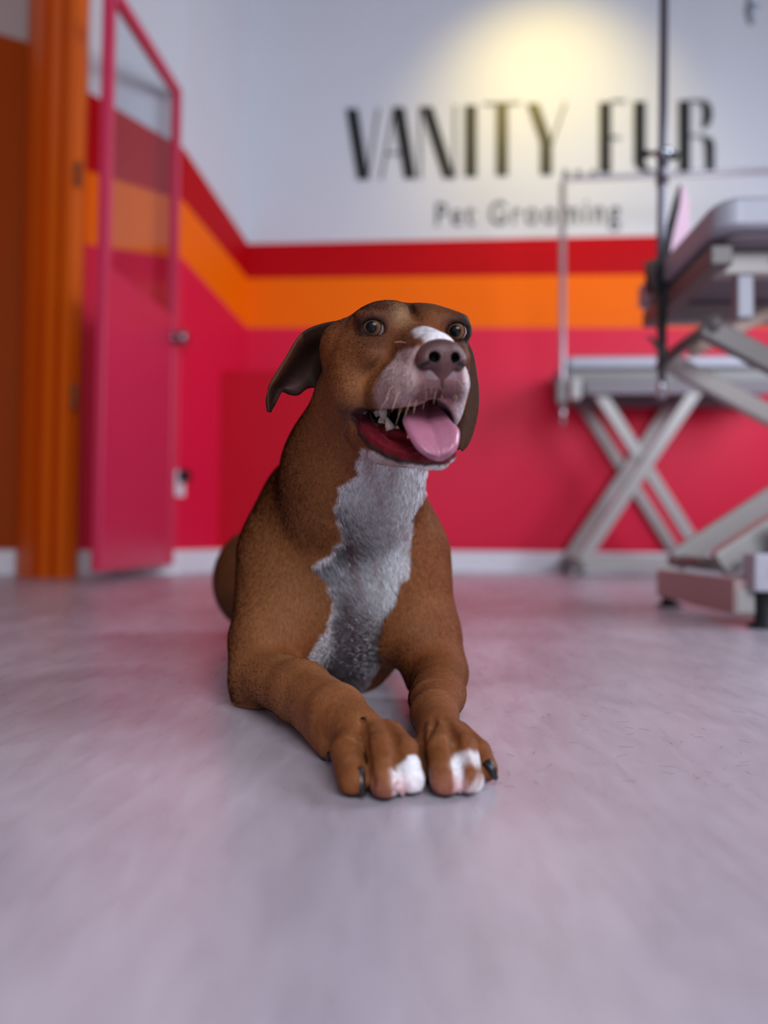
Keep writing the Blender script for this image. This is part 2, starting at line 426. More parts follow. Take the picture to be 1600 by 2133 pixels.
def rounded_slab(f, name, u0, u1, v0, v1, z0, z1, r, m, parent):
    pts = []
    for cu, cv, a0 in ((u1 - r, v0 + r, -90), (u1 - r, v1 - r, 0), (u0 + r, v1 - r, 90), (u0 + r, v0 + r, 180)):
        for k in range(7):
            a = math.radians(a0 + 15 * k); pts.append((cu + r * math.cos(a), cv + r * math.sin(a)))
    n = len(pts); V = []; e = min(.008, (z1 - z0) / 3)
    cx, cv = (u0 + u1) / 2, (v0 + v1) / 2
    for z, s in ((z0, e), (z0 + e, 0), (z1 - e, 0), (z1, e)):
        for u, v in pts:
            V.append(f.p(u - s * np.sign(u - cx), v - s * np.sign(v - cv), z))
    F = [(j * n + i, j * n + (i + 1) % n, (j + 1) * n + (i + 1) % n, (j + 1) * n + i) for j in range(3) for i in range(n)]
    F += [tuple(range(n))[::-1], tuple(range(3 * n, 4 * n))]
    me = mesh_from(name, V, F); fix_normals(me)
    return link(name, me, m, parent)

def adopt(root):
    loc = root.location.copy()
    for ch in [o for o in SC.objects if o.parent == root]:
        ch.matrix_parent_inverse = Matrix.Translation(-loc)

def scissor_table(name, f, Lu, Dv, ztop, thick, zbase, label, arms, near=False):
    root = empty(name, f.p(0, 0, 0).tolist()); tag(root, label, 'grooming table')
    rounded_slab(f, 'tabletop', 0, Lu, 0, Dv, ztop - thick * .8, ztop, .05 if near else .03, [M_UNDER], root)
    # edge band a little proud
    rounded_slab(f, 'edge_band', -.006, Lu + .006, -.006, Dv + .006, ztop - thick, ztop - .004, .055 if near else .035, [M_ALU], root)
    rounded_slab(f, 'underside_panel', .03, Lu - .03, .03, Dv - .03, ztop - thick - .012, ztop - thick + .004, .03, [M_UNDER], root)
    rounded_slab(f, 'rubber_top', .02, Lu - .02, .02, Dv - .02, ztop - .006, ztop + .006, .03, [M_TOP], root)
    return root

# front table, cut by the right edge of the frame
def front_table():
    c0 = W(1500, 475, 1.69); f = Frame(c0[:2], -0.0405)
    zt = c0[2] + .072
    root = scissor_table('grooming_table', f, 1.15, .64, zt, .07, 0.0, 'grey electric grooming table nearest the camera, cut off by the right edge', None, True)
    zr = zt - .085
    for v in (.10, .50):
        f.box('top_rail', .03, 1.1, v, v + .045, zr - .055, zr, M_GREY, .005, root)
    f.box('cross_rail', .0, .05, .05, .58, zr - .05, zr - .004, M_DGREY, .005, root)
    f.box('drop_post', .082, .118, .105, .14, zr - .155, zr - .055, M_ALU, .004, root)
    # knob on rail
    q = f.p(.165, .10, zr - .025); tube('bolt', [q, q - f.v * .012], [.012, .012], M_CHROME, 12, root)
    for v, mm in ((.16, M_DGREY), (.48, M_GREY)):
        bar('scissor_arm', f.p(.02, v, zr - .16), f.p(1.0, v, .17), .034, .052, f.v, mm, .005, root)
    for v, mm in ((.19, M_GREY), (.45, M_GREY)):
        bar('scissor_arm', f.p(.05, v - .045 if v < .3 else v, .135), f.p(1.0, v - .045 if v < .3 else v, zr - .10), .034, .06, f.v, mm, .005, root)
    # scissor link brackets in the upper corner
    bar('gas_strut', f.p(.30, .30, zr - .06), f.p(.04, .30, zr - .19), .03, .03, f.v, mat('beige_strut', srgb(196, 176, 160), .5), .004, root)
    tube('cross_shaft', [f.p(.04, .12, zr - .16), f.p(.04, .52, zr - .16)], .016, M_DGREY, 12, root)
    tube('lower_shaft', [f.p(.06, .13, .135), f.p(.06, .50, .135)], .016, M_DGREY, 12, root)
    # base
    f.box('base_rail', .045, .075, .05, .60, .028, .105, mat('rose_grey_rail', srgb(176, 148, 144), .4, .1, noise=.04), .004, root)  # side rail in a rosier grey than the others
    f.box('base_rail', .05, 1.1, .045, .085, .03, .085, M_GREY, .005, root)
    f.box('base_rail', .05, 1.1, .55, .59, .03, .085, M_GREY, .005, root)
    mb = f.box('caster_block', .075, .165, .01, .08, .082, .165, M_CAST, .006, root)
    q = f.p(.118, .009, .125); r = tube('caster_bolt', [q, q - f.v * .008], [.010, .010], mat('brown_bolt', srgb(120, 100, 96), .5), 12); r.parent = root
    f.box('motor_cover', .175, .45, .08, .26, .07, .19, M_CAST, .012, root)
    bar('cover_plate', f.p(.15, .06, .18), f.p(.55, .06, .30), .01, .12, f.v, M_CAST, .003, root)
    for u, v in ((.11, .045), (.07, .56), (1.05, .05), (1.05, .56)):
        q = f.p(u, v, 0); r = tube('foot', [q, q + [0, 0, .008], q + [0, 0, .012], q + [0, 0, .085 if v < .1 else .032]], [.036, .034, .021, .021], M_RUB, 16); r.parent = root
    adopt(root)
    return root
FRONT_TABLE = front_table()

def rear_table():
    d0 = 3.95
    c0 = W(1180, 770, d0); f = Frame(c0[:2], -0.0624)
    zt = W(1180, 743, d0)[2]
    root = scissor_table('grooming_table', f, 1.18, .50, zt, .055, 0.0, 'grey scissor grooming table with overhead arm standing against the pink wall', None)
    zr = zt - .055
    for v in (.03, .44):
        f.box('top_rail', .01, 1.15, v, v + .04, zr - .075, zr, M_DGREY, .005, root)
        f.box('lower_rail', .10, 1.10, v + .002, v + .038, zr - .13, zr - .075, M_UNDER, .004, root)
        f.box('base_rail', .06, 1.12, v, v + .04, .03, .10, M_GREY, .005, root)
        q0 = on_plane(1240, 815, f.p(0, v + .0, 0), f.v); q1 = on_plane(1450, 1150, f.p(0, v, 0), f.v)
        ua = np.dot(W(1235, 815, d0)[:2] - f.o[:2], f.u[:2]); ub = np.dot(W(1470, 1140, d0)[:2] - f.o[:2], f.u[:2])
        uc = np.dot(W(1470, 815, d0)[:2] - f.o[:2], f.u[:2]); ud = np.dot(W(1215, 1160, d0)[:2] - f.o[:2], f.u[:2])
        bar('scissor_arm', f.p(ua, v + .06, zr - .04), f.p(ub, v + .06, .09), .028, .062, f.v, M_GREY, .005, root)
        bar('scissor_arm', f.p(uc, v + .02, zr - .04), f.p(ud, v + .02, .09), .028, .062, f.v, M_GREY, .005, root)
    f.box('cross_rail', .05, .10, .03, .48, .03, .09, M_DGREY, .005, root)
    f.box('cross_rail', 1.05, 1.1, .03, .48, .03, .09, M_DGREY, .005, root)
    f.box('bracket', .03, .08, .02, .09, zr - .16, zr - .05, M_GREY, .005, root)
    for u, v in ((.08, .05), (.08, .46), (1.1, .05), (1.1, .46)):
        q = f.p(u, v, 0); tube('foot', [q, q + [0, 0, .01], q + [0, 0, .012], q + [0, 0, .04]], [.034, .032, .02, .02], M_DGREY, 14, root)
    adopt(root)
    # bow-shaped overhead arm
    r2 = empty('overhead_arm', f.p(-.02, .06, zt).tolist()); tag(r2, 'thin grey overhead arm clamped to the end of the tabletop')
    x0 = W(1172, 790, d0 + .03); top = W(1172, 372, d0 + .03)
    P = [x0 + [0, 0, -.16], x0, top + [0, 0, -.03]]
    tube('post', P, .0155, mat('satin_rose_tube', srgb(182, 172, 180), .35, .5), 14, r2)
    cr = [top + [0, 0, -.03], top + [.008, 0, -.008], top + [.03, 0, 0], top + [.6, -.035, .012], top + [1.25, -.08, .02]]
    tube('crossbar', cr, .0125, mat('satin_tube', srgb(172, 170, 178), .35, .5), 12, r2)
    q = x0 + np.array([-.01, -.01, -.06])
    bar('clamp', q + [0, 0, -.07], q + [0, 0, .05], .05, .05, (1, 0, 0), M_DGREY, .006, r2)
    tube('clamp_screw', [q + [0.01, 0, -.18], q + [.01, 0, -.06]], .011, M_CHROME, 10, r2)
    for px in (1178, 1205, 1235):
        s = W(px, 363, d0 + .03); tube('collar', [s + [-.012, 0, 0], s + [.012, 0, 0]], .021, M_DGREY, 12, r2)
    adopt(r2)
    r2.parent = root; r2.matrix_parent_inverse = Matrix.Translation(-root.location)
rear_table()

# upright grooming post clamped to the front table, black strap on it
def front_post():
    d = 2.10
    root = empty('grooming_arm', W(1380, 600, d).tolist()); tag(root, 'dark upright grooming arm clamped to the side of the tabletop')
    m = mat('dark_steel_tube', srgb(104, 100, 110), .35, .6)
    tube('post', [W(1378, 815, d), W(1376, 560, d), W(1381, 320, d), W(1385, -160, d)], [.0115, .0115, .0125, .0115], m, 14, root)
    tube('sleeve', [W(1379, 385, d), W(1381, 330, d)], .0165, m, 14, root)
    tube('height_knob', [W(1335, 322, d), W(1352, 320, d), W(1354, 320, d), W(1372, 320, d)], [.010, .010, .0065, .0065], M_RUB, 12, root)
    tube('cross_pin', [W(1376, 318, d), W(1412, 326, d)], [.014, .011], M_RUB, 12, root)
    tube('collar', [W(1382, 326, d), W(1382, 312, d)], .021, M_CHROME, 14, root)
    tube('chrome_tip', [W(1378, 830, d), W(1378, 780, d)], .0125, M_CHROME, 14, root)
    # clamp reaching to the table edge
    a = W(1362, 566, d - .01); 
    bar('clamp', W(1352, 560, d), W(1418, 556, d + .01), .045, .035, (0, 0, 1), M_RUB, .006, root)
    bar('clamp_jaw', W(1356, 548, d - .01), W(1360, 610, d - .01), .03, .03, (1, 0, 0), M_RUB, .005, root)
    adopt(root)
    root.parent = FRONT_TABLE; root.matrix_parent_inverse = Matrix.Translation(-FRONT_TABLE.location)
    strap = empty('grooming_strap', W(1400, 520, d - .03).tolist()); tag(strap, 'black nylon strap hanging down in front of the upright grooming post', 'strap')
    def ribbon(name, P, wds, m, par):
        C = catmull(P, 6); n = len(C); V, F = [], []
        ws = np.interp(np.linspace(0, len(wds) - 1, n), range(len(wds)), wds)
        for i, p in enumerate(C):
            for s, e in ((-1, 0), (1, 0), (1, 1), (-1, 1)): V.append(p + np.array([s * ws[i] / 2, e * .004, 0]))
        for i in range(n - 1):
            for j in range(4): F.append((i * 4 + j, i * 4 + (j + 1) % 4, i * 4 + 4 + (j + 1) % 4, i * 4 + 4 + j))
        F += [(0, 1, 2, 3), ((n - 1) * 4 + 3, (n - 1) * 4 + 2, (n - 1) * 4 + 1, (n - 1) * 4)]
        me = mesh_from(name, V, F); fix_normals(me); return link(name, me, m, par)
    e = d - .045
    ribbon('webbing', [W(1417, 385, e), W(1408, 430, e), W(1396, 480, e), W(1388, 540, e), W(1384, 620, e), W(1381, 690, e), W(1384, 765, e)], [.006, .02, .024, .02, .02, .022, .022, .01], mat('black_webbing', srgb(14, 14, 16), .7, bump=.3, scale=300), strap)
    ribbon('loose_end', [W(1352, 545, e), W(1362, 600, e), W(1378, 660, e), W(1372, 705, e), W(1356, 672, e)][:3] , [.03, .01, .012], mat('brown_webbing', srgb(70, 48, 42), .8), strap)
    ribbon('buckle_tail', [W(1352, 700, e - .006), W(1372, 722, e - .006), W(1386, 752, e - .006)], [.01, .02, .014], M_RUB, strap)
    adopt(strap)
    pk = empty('pink_strip', W(1425, 440, d + .12).tolist()); tag(pk, 'pale pink narrow strip hanging just right of the black strap', 'strip')
    ribbon('fabric', [W(1424, 388, d + .12), W(1426, 430, d + .12), W(1420, 480, d + .12), W(1412, 545, d + .12)], [.010, .03, .045, .05], mat('pale_pink_cloth', srgb(236, 196, 214), .8, bump=.2, scale=200), pk)
    adopt(pk)
front_post()

# hose hanging from the ceiling at the top right
h0 = W(1566, 48, 3.3)
hs = empty('hanging_hose', v3(h0, CEIL).tolist()); tag(hs, 'grey hose end hanging from the ceiling at the top right', 'hose')
tube('hose', [v3(h0, CEIL), v3(h0 + [.004, 0, 0], h0[2] + .3), h0 + [0, 0, .06]], .022, mat('grey_hose', srgb(140, 142, 150), .5, bump=.3, scale=60), 14, hs)
tube('nozzle', [h0 + [0, 0, .075], h0 + [0, 0, .05], h0], [.028, .028, .014], mat('slate_nozzle', srgb(112, 118, 128), .4), 14, hs)
adopt(hs)
# ================================================================ the dog
# The body is one continuous skin: a signed distance field of muscle and bone masses
# (placed where the dog lies on the floor), turned into one mesh.
HR = rz(math.radians(12.8)) @ rx(math.radians(7.2)) @ ry(math.radians(-1.7))
HX, HF, HU = HR @ np.array([1.0, 0, 0]), HR @ np.array([0, -1.0, 0]), HR @ np.array([0, 0, 1.0])
HFR = np.stack([HX, HF, HU], 1)            # head frame: right of picture, nose, up
EYE_C = np.array([0.0266, 0.696, 0.383])   # between the eyes
def hp(x, y, z): return EYE_C + HFR @ (np.array([x, y, z]) * 0.01)   # head coordinates in cm

class Field:
    def __init__(s, xs, ys, zs):
        s.ax = (xs.astype(np.float32), ys.astype(np.float32), zs.astype(np.float32))
        s.f = np.full((len(xs), len(ys), len(zs)), 0.2, np.float32)
    def _sl(s, lo, hi):
        out = []
        for a, l, h in zip(s.ax, lo, hi):
            out.append(slice(max(0, int(np.searchsorted(a, l)) - 1), int(np.searchsorted(a, h)) + 1))
        return tuple(out)
    def _mix(s, sl, d, k, op):
        a = s.f[sl]
        if op == 'sub':
            h = np.maximum(k - np.abs(a + d), 0) / k if k > 0 else 0
            s.f[sl] = np.maximum(a, -d) + h * h * k * 0.25
        else:
            h = np.maximum(k - np.abs(a - d), 0) / k if k > 0 else 0
            s.f[sl] = np.minimum(a, d) - h * h * k * 0.25
    def ell(s, c, r, fr=None, k=0.01, op='add'):
        c = np.asarray(c, float); r = np.asarray(r, float); fr = np.eye(3) if fr is None else fr
        ext = np.sqrt(((fr * r) ** 2).sum(1)) + k + 0.012
        sl = s._sl(c - ext, c + ext)
        X, Y, Z = s.ax[0][sl[0]] - c[0], s.ax[1][sl[1]] - c[1], s.ax[2][sl[2]] - c[2]
        k0 = 0; k1 = 0
        for i in range(3):
            q = (X * fr[0, i])[:, None, None] + (Y * fr[1, i])[None, :, None] + (Z * fr[2, i])[None, None, :]
            q = q.astype(np.float32)
            k0 = k0 + (q / r[i]) ** 2; k1 = k1 + (q / r[i] ** 2) ** 2
        k0 = np.sqrt(k0); k1 = np.sqrt(k1) + 1e-9
        s._mix(sl, (k0 * (k0 - 1) / k1).astype(np.float32), k, op)
    def cap(s, a, b, ra, rb, k=0.01, op='add'):
        a = np.asarray(a, float); b = np.asarray(b, float); R = max(ra, rb) + k + 0.012
        sl = s._sl(np.minimum(a, b) - R, np.maximum(a, b) + R)
        X, Y, Z = s.ax[0][sl[0]] - a[0], s.ax[1][sl[1]] - a[1], s.ax[2][sl[2]] - a[2]
        d = b - a; L2 = float(d @ d)
        X = X[:, None, None]; Y = Y[None, :, None]; Z = Z[None, None, :]
        t = np.clip((X * d[0] + Y * d[1] + Z * d[2]) / L2, 0, 1).astype(np.float32)
        q = np.sqrt((X - t * d[0]) ** 2 + (Y - t * d[1]) ** 2 + (Z - t * d[2]) ** 2)
        s._mix(sl, (q - (ra + (rb - ra) * t)).astype(np.float32), k, op)
    def chain(s, P, R, k=0.01, op='add'):
        for i in range(len(P) - 1): s.cap(P[i], P[i + 1], R[i], R[i + 1], k, op)
    def mesh(s):
        f = s.f; ins = f < 0
        nx, ny, nz = f.shape
        cnt = np.zeros((nx - 1, ny - 1, nz - 1), np.uint8)
        for i in (0, 1):
            for j in (0, 1):
                for k in (0, 1): cnt += ins[i:nx - 1 + i, j:ny - 1 + j, k:nz - 1 + k]
        act = (cnt > 0) & (cnt < 8); del cnt
        I, J, K = np.nonzero(act)
        idx = np.full(act.shape, -1, np.int32); idx[I, J, K] = np.arange(len(I)); del act
        val = np.empty((8, len(I)), np.float32); corner = [(i, j, k) for i in (0, 1) for j in (0, 1) for k in (0, 1)]
        for n, (i, j, k) in enumerate(corner): val[n] = f[I + i, J + j, K + k]
        acc = np.zeros((len(I), 3)); num = np.zeros(len(I))
        for a in range(8):
            for b in range(a + 1, 8):
                ca, cb = np.array(corner[a]), np.array(corner[b])
                if abs(ca - cb).sum() != 1: continue
                m = (val[a] < 0) != (val[b] < 0)
                t = val[a][m] / (val[a][m] - val[b][m])
                acc[m] += ca + (cb - ca) * t[:, None]; num[m] += 1
        acc /= num[:, None]
        V = np.empty((len(I), 3))
        for n, (ii, a) in enumerate(zip((I, J, K), s.ax)): V[:, n] = a[ii] + (a[ii + 1] - a[ii]) * acc[:, n]
        Q = []
        for ax in range(3):
            sl0 = [slice(1, -1)] * 3; sl1 = [slice(1, -1)] * 3
            sl0[ax] = slice(0, -1); sl1[ax] = slice(1, None)
            a, b = ins[tuple(sl0)], ins[tuple(sl1)]
            P = np.stack(np.nonzero(a != b), 1)
            flip = a[P[:, 0], P[:, 1], P[:, 2]]
            for n in range(3):
                if n != ax: P[:, n] += 1
            u, v = (ax + 1) % 3, (ax + 2) % 3
            qs = []
            for du, dv in ((-1, -1), (0, -1), (0, 0), (-1, 0)):
                c = P.copy(); c[:, u] += du; c[:, v] += dv
                qs.append(idx[c[:, 0], c[:, 1], c[:, 2]])
            q = np.stack(qs, 1); q[~flip] = q[~flip][:, ::-1]
            Q.append(q)
        return V, np.concatenate(Q)

def np_mesh(name, V, Q):
    me = bpy.data.meshes.new(name); n = len(V); m = len(Q); k = Q.shape[1]
    me.vertices.add(n); me.vertices.foreach_set('co', np.ascontiguousarray(V, np.float32).ravel())
    me.loops.add(m * k); me.loops.foreach_set('vertex_index', np.ascontiguousarray(Q, np.int32).ravel())
    me.polygons.add(m); me.polygons.foreach_set('loop_start', np.arange(0, m * k, k, dtype=np.int32))
    me.polygons.foreach_set('use_smooth', np.ones(m, bool))
    me.update(calc_edges=True); return me

def relax(V, Q, it=2, lam=0.5):
    n = len(V)
    for _ in range(it):
        S = np.zeros_like(V); c = np.zeros(n)
        for a, b in ((0, 1), (1, 2), (2, 3), (3, 0)):
            for p, q in ((a, b), (b, a)):
                for d in range(3): S[:, d] += np.bincount(Q[:, p], V[Q[:, q], d], n)
                c += np.bincount(Q[:, p], minlength=n)
        V = V + lam * (S / np.maximum(c, 1)[:, None] - V)
    return V

def vnormals(V, Q):
    N = np.cross(V[Q[:, 2]] - V[Q[:, 0]], V[Q[:, 3]] - V[Q[:, 1]]); out = np.zeros_like(V)
    for j in range(4):
        for d in range(3): out[:, d] += np.bincount(Q[:, j], N[:, d], len(V))
    return out / (np.linalg.norm(out, axis=1)[:, None] + 1e-12)

STEP = 0.0015
def axis_range(*seg):
    out = [seg[0][0]]
    for lo, hi, st in seg:
        while out[-1] < hi: out.append(out[-1] + st)
    return np.array(out)
F_ = Field(axis_range((-0.36, 0.19, STEP)), axis_range((0.545, 0.80, STEP), (0.80, 1.0, 0.0022), (1.0, 1.62, 0.0045)), axis_range((-0.006, 0.455, STEP)))

# --- trunk
F_.cap(np.array([-.052, 1.03, .128]), np.array([-.165, 1.42, .125]), .112, .098, .03)
F_.ell(W(716, 1255, 1.00), (.092, .12, .108), k=.035)
F_.ell(W(706, 1345, 1.045), (.068, .115, .078), k=.03)
F_.ell((-.235, 1.42, .115), (.075, .13, .092), k=.03)          # near thigh
F_.ell((-.06, 1.43, .095), (.07, .12, .085), k=.03)            # far thigh
F_.cap((-.02, 1.36, .03), (.018, 1.27, .022), .024, .019, .012)
F_.cap((-.16, 1.53, .08), (-.10, 1.60, .02), .02, .012, .015)
# --- neck and shoulders
F_.cap(W(770, 840, .79), W(735, 985, .875), .058, .073, .03)
F_.cap(W(735, 985, .875), W(716, 1130, .955), .073, .098, .04)
F_.ell(W(640, 1085, .985), (.062, .075, .085), k=.045)         # near shoulder and withers
F_.ell(W(825, 1150, .97), (.050, .07, .085), k=.045)
F_.ell(W(775, 1215, .915), (.045, .045, .062), k=.03)          # breast
F_.ell(W(700, 1200, .915), (.042, .045, .055), k=.03)
F_.ell(W(738, 1285, .955), (.052, .062, .060), k=.04)
F_.ell(W(742, 1150, .915), (.055, .040, .065), k=.035)
# --- near (picture left) fore leg
F_.cap(W(600, 1165, .955), W(565, 1335, .905), .062, .047, .035)
F_.cap(W(640, 1200, .925), W(600, 1330, .900), .042, .040, .03)
F_.cap(W(562, 1345, .90), W(534, 1425, .880), .044, .029, .02)
F_.cap(W(522, 1430, .885), W(507, 1452, .885), .016, .0125, .012)  # point of elbow
F_.cap(W(545, 1402, .868), W(628, 1442, .785), .0335, .0295, .02)
F_.cap(W(628, 1442, .785), W(702, 1487, .697), .0295, .0270, .015)
F_.cap(W(650, 1490, .745), W(690, 1550, .675), .016, .014, .015)
F_.cap(W(702, 1487, .697), W(752, 1528, .652), .0255, .0215, .008)
# --- far (picture right) fore leg
F_.cap(W(836, 1175, .955), W(882, 1320, .925), .058, .041, .035)
F_.cap(W(882, 1320, .925), W(908, 1400, .90), .041, .035, .02)
F_.cap(W(908, 1400, .90), W(914, 1445, .81), .034, .0262, .015)
F_.cap(W(914, 1445, .81), W(905, 1488, .725), .0262, .0215, .012)
F_.cap(W(882, 1462, .80), W(885, 1450, .77), .014, .012, .012)
F_.cap(W(905, 1488, .725), W(917, 1530, .668), .0215, .0200, .008)
# --- toes: base, knuckle, tip
TOES = []
def tp(px, py, z): return W(px, py, (CAM_Z - z) * 1600 / (py - 1118))
def toe(a, b, c, ra, rb, rc):
    F_.cap(a, b, ra, rb, .003); F_.cap(b, c, rb, rc, .002); TOES.append((a, b, c))
def between(i, j, r=.0034):
    up = np.array([0, 0, 1.0]); P = [(TOES[i][n] + TOES[j][n]) / 2 for n in range(3)]
    P = [P[0] + up * .017, P[1] + up * .0095 + np.array([0, -.003, 0]), P[2] + up * .004 + np.array([0, -.0105, 0]), P[2] + np.array([0, -.013, -.012])]
    F_.chain(P, [r * .5, r, r, r], .004, 'sub')
F_.ell(tp(790, 1600, .008), (.034, .024, .009), k=.004)
F_.ell(tp(945, 1595, .008), (.029, .022, .009), k=.004)
toe(W(735, 1535, .655), W(722, 1566, .616), tp(736, 1626, .0118), .0135, .0130, .0118)
toe(W(775, 1528, .645), W(796, 1560, .603), tp(803, 1632, .0120), .0130, .0128, .0120)
toe(W(810, 1528, .650), W(843, 1566, .607), tp(855, 1624, .0115), .0125, .0118, .0112)
toe(W(822, 1538, .662), W(868, 1580, .630), tp(880, 1600, .010), .0110, .0095, .0090)
toe(W(893, 1535, .665), W(886, 1566, .634), tp(893, 1606, .0095), .0105, .0098, .0092)
toe(W(912, 1525, .655), W(920, 1562, .605), tp(928, 1626, .0118), .0120, .0122, .0118)
toe(W(938, 1523, .656), W(968, 1560, .606), tp(978, 1624, .0115), .0118, .0116, .0112)
toe(W(955, 1528, .666), W(997, 1566, .628), tp(1013, 1602, .0100), .0110, .0102, .0095)
for i_ in (0, 1, 2, 4, 5, 6): between(i_, i_ + 1)
F_.cap(W(692, 1560, .672), W(684, 1580, .668), .008, .0055, .004)   # dew pad

# --- skull
def E(x, y, z, a, b, c, k=.012, op='add'): F_.ell(hp(x, y, z), (a * .01, b * .01, c * .01), HFR, k, op)
def C(p, q, ra, rb, k=.01, op='add'): F_.cap(hp(*p), hp(*q), ra * .01, rb * .01, k, op)
E(-.5, -5.8, -1.2, 6.2, 6.8, 4.6, .02)
E(-2.3, -2.6, .55, 2.6, 3.0, 2.15, .016); E(2.3, -2.6, .55, 2.6, 3.0, 2.15, .016)       # frontal domes
E(-3.6, -.8, 1.35, 1.9, 1.3, .62, .010); E(3.6, -.8, 1.35, 1.7, 1.3, .62, .010)         # brow
E(-4.9, -3.5, -4.8, 2.5, 3.8, 4.2, .022); E(4.0, -3.5, -4.8, 2.2, 3.6, 4.0, .022)       # cheeks
E(-4.0, -.5, -2.4, 1.5, 2.4, 1.5, .014); E(4.0, -.5, -2.4, 1.3, 2.4, 1.5, .014)         # cheek bone
C((0, -.8, -2.6), (0, 6.6, -3.6), 3.1, 2.25, .014)                                       # muzzle
C((0, -1.2, -.6), (0, 6.8, -2.35), 1.55, 1.25, .012)                                     # nose bridge
E(-1.7, 5.9, -5.2, 1.65, 2.7, 1.9, .010); E(1.65, 5.9, -5.2, 1.45, 2.6, 1.8, .010)         # upper lips
E(-2.7, 3.0, -5.5, 1.5, 3.2, 2.1, .012); E(2.45, 3.2, -6.2, 1.05, 2.8, 2.7, .010)
E(-3.3, .6, -5.9, 1.3, 2.4, 1.6, .012)
E(0, 7.5, -5.0, 1.2, 1.3, 1.2, .010)
# throat, mouth cavity, then the dropped lower jaw
C((-4.3, -3.4, -7.4), (-3.9, -2.6, -9.0), 1.5, 1.2, .014)
E(-1.0, -3.0, -9.8, 4.0, 3.6, 2.3, .022)
MC = (((-1.15, 1.0, -9.0), (3.75, 7.0, 2.2)), ((-.2, 3.6, -8.7), (2.6, 4.0, 2.4)), ((-3.3, .6, -8.6), (1.3, 1.9, 1.25)))
for c_, r_ in MC: E(*c_, *r_, .006, 'sub')
JAW = [W(757, 872, .708), W(767, 897, .698), W(788, 922, .686), W(818, 941, .669), W(852, 953, .655), W(885, 958, .646), W(915, 957, .645), W(931, 946, .656), W(938, 915, .685), W(940, 885, .705)]
JR = [.0075, .0085, .0082, .0080, .0080, .0082, .0080, .0072, .0065, .006]
F_.chain(JAW, JR, .004)
F_.chain([W(770, 880, .716), W(797, 897, .702), W(828, 907, .688), W(862, 916, .672), W(900, 922, .662)], [.0055, .0058, .0055, .005, .005], .004)
F_.ell(W(858, 942, .700), (.040, .034, .0070), HFR, .006)
F_.ell(W(850, 950, .716), (.036, .036, .0100), HFR, .010)
E(-6.0, -6.6, -.9, 1.8, 2.4, 2.3, .014); E(5.6, -6.6, -.9, 1.6, 2.4, 2.2, .014)
# furrow, stop and philtrum
F_.cap(hp(0, -3.4, 2.95), hp(0, 1.6, .75), .0026, .0016, .008, 'sub')
C((0, 9.1, -5.2), (0, 8.9, -7.0), .16, .20, .004, 'sub')

# --- eye sockets and lids
EYES = []
for (px, py, dd, gx, gy, ow, oh, tilt) in ((779, 683, .7005, 773, 681, 1.06, .68, -4), (951, 691, .7145, 948, 689, .96, .74, 8)):
    c = W(px, py, dd); v = CO - c; v /= np.linalg.norm(v)
    s = np.cross([0, 0, 1.0], v); s /= np.linalg.norm(s); u = np.cross(v, s)
    ct, st = math.cos(math.radians(tilt)), math.sin(math.radians(tilt)); s, u = s * ct + u * st, u * ct - s * st
    fr = np.stack([s, v, u], 1); r = .0118
    F_.ell(c - v * .001, (.0148, .0128, .0134), fr, .006)
    F_.cap(c - s * .0105 + u * .0060 + v * .0055, c + u * .0104 + v * .0068, .0026, .0032, .004)
    F_.cap(c + u * .0104 + v * .0068, c + s * .0108 + u * .0045 + v * .0055, .0032, .0024, .004)
    F_.ell(c + v * .012, (ow * .01, .012, oh * .01), fr, .0015, 'sub')
    F_.ell(c, (r - .0004,) * 3, fr, .0008, 'sub')
    g = W(gx, gy, dd - r) - c; g /= np.linalg.norm(g)
    EYES.append((c, g, r))

V, Q = F_.mesh(); NF_ = F_.f.shape; del F_
V = relax(V, Q, 2)
V[:, 2] = np.maximum(V[:, 2], 0.0012)
# keep the largest connected skin
lab = np.arange(len(V))
while True:
    new = lab.copy(); mn = lab[Q].min(1)
    for j in range(4): np.minimum.at(new, Q[:, j], mn)
    new = new[new]
    if (new == lab).all(): break
    lab = new
u_, c_ = np.unique(lab, return_counts=True); keep = lab == u_[c_.argmax()]
mp = np.cumsum(keep) - 1; Q = mp[Q[keep[Q].all(1)]]; V = V[keep]
NRM = vnormals(V, Q)

# --- coat colours, by place on the body
rng = np.random.default_rng(7)
def inpoly(x, y, poly):
    """signed distance to polygon, positive inside"""
    P = np.array(poly); n = len(P); ins = np.zeros(len(x), bool); dm = np.full(len(x), 9.0)
    for i in range(n):
        a, b = P[i], P[(i + 1) % n]
        c = ((a[1] > y) != (b[1] > y)) & (x < (b[0] - a[0]) * (y - a[1]) / (b[1] - a[1] + 1e-12) + a[0]); ins ^= c
        d = b - a; t = np.clip(((x - a[0]) * d[0] + (y - a[1]) * d[1]) / (d @ d), 0, 1)
        dm = np.minimum(dm, np.hypot(x - a[0] - t * d[0], y - a[1] - t * d[1]))
    return np.where(ins, dm, -dm)
def ss(a, b, x):
    t = np.clip((x - a) / (b - a), 0, 1); return t * t * (3 - 2 * t)
def lump(P, sc, seed):
    """smooth cheap 3-D noise, about -1..1"""
    r = np.random.default_rng(seed); o = np.zeros(len(P))
    for i in range(7):
        k = r.normal(size=3) * sc * (0.6 + .35 * i); o += np.sin(P @ k + r.uniform(0, 6.28)) / (1 + .3 * i)
    return o / 3
def gs(P, c, r): return np.exp(-((P - np.asarray(c)) ** 2).sum(1) / (r * r))
def col(r, g, b): return np.array(srgb(r, g, b)[:3])
def xz(px, py, d): p = W(px, py, d); return (p[0], p[2])
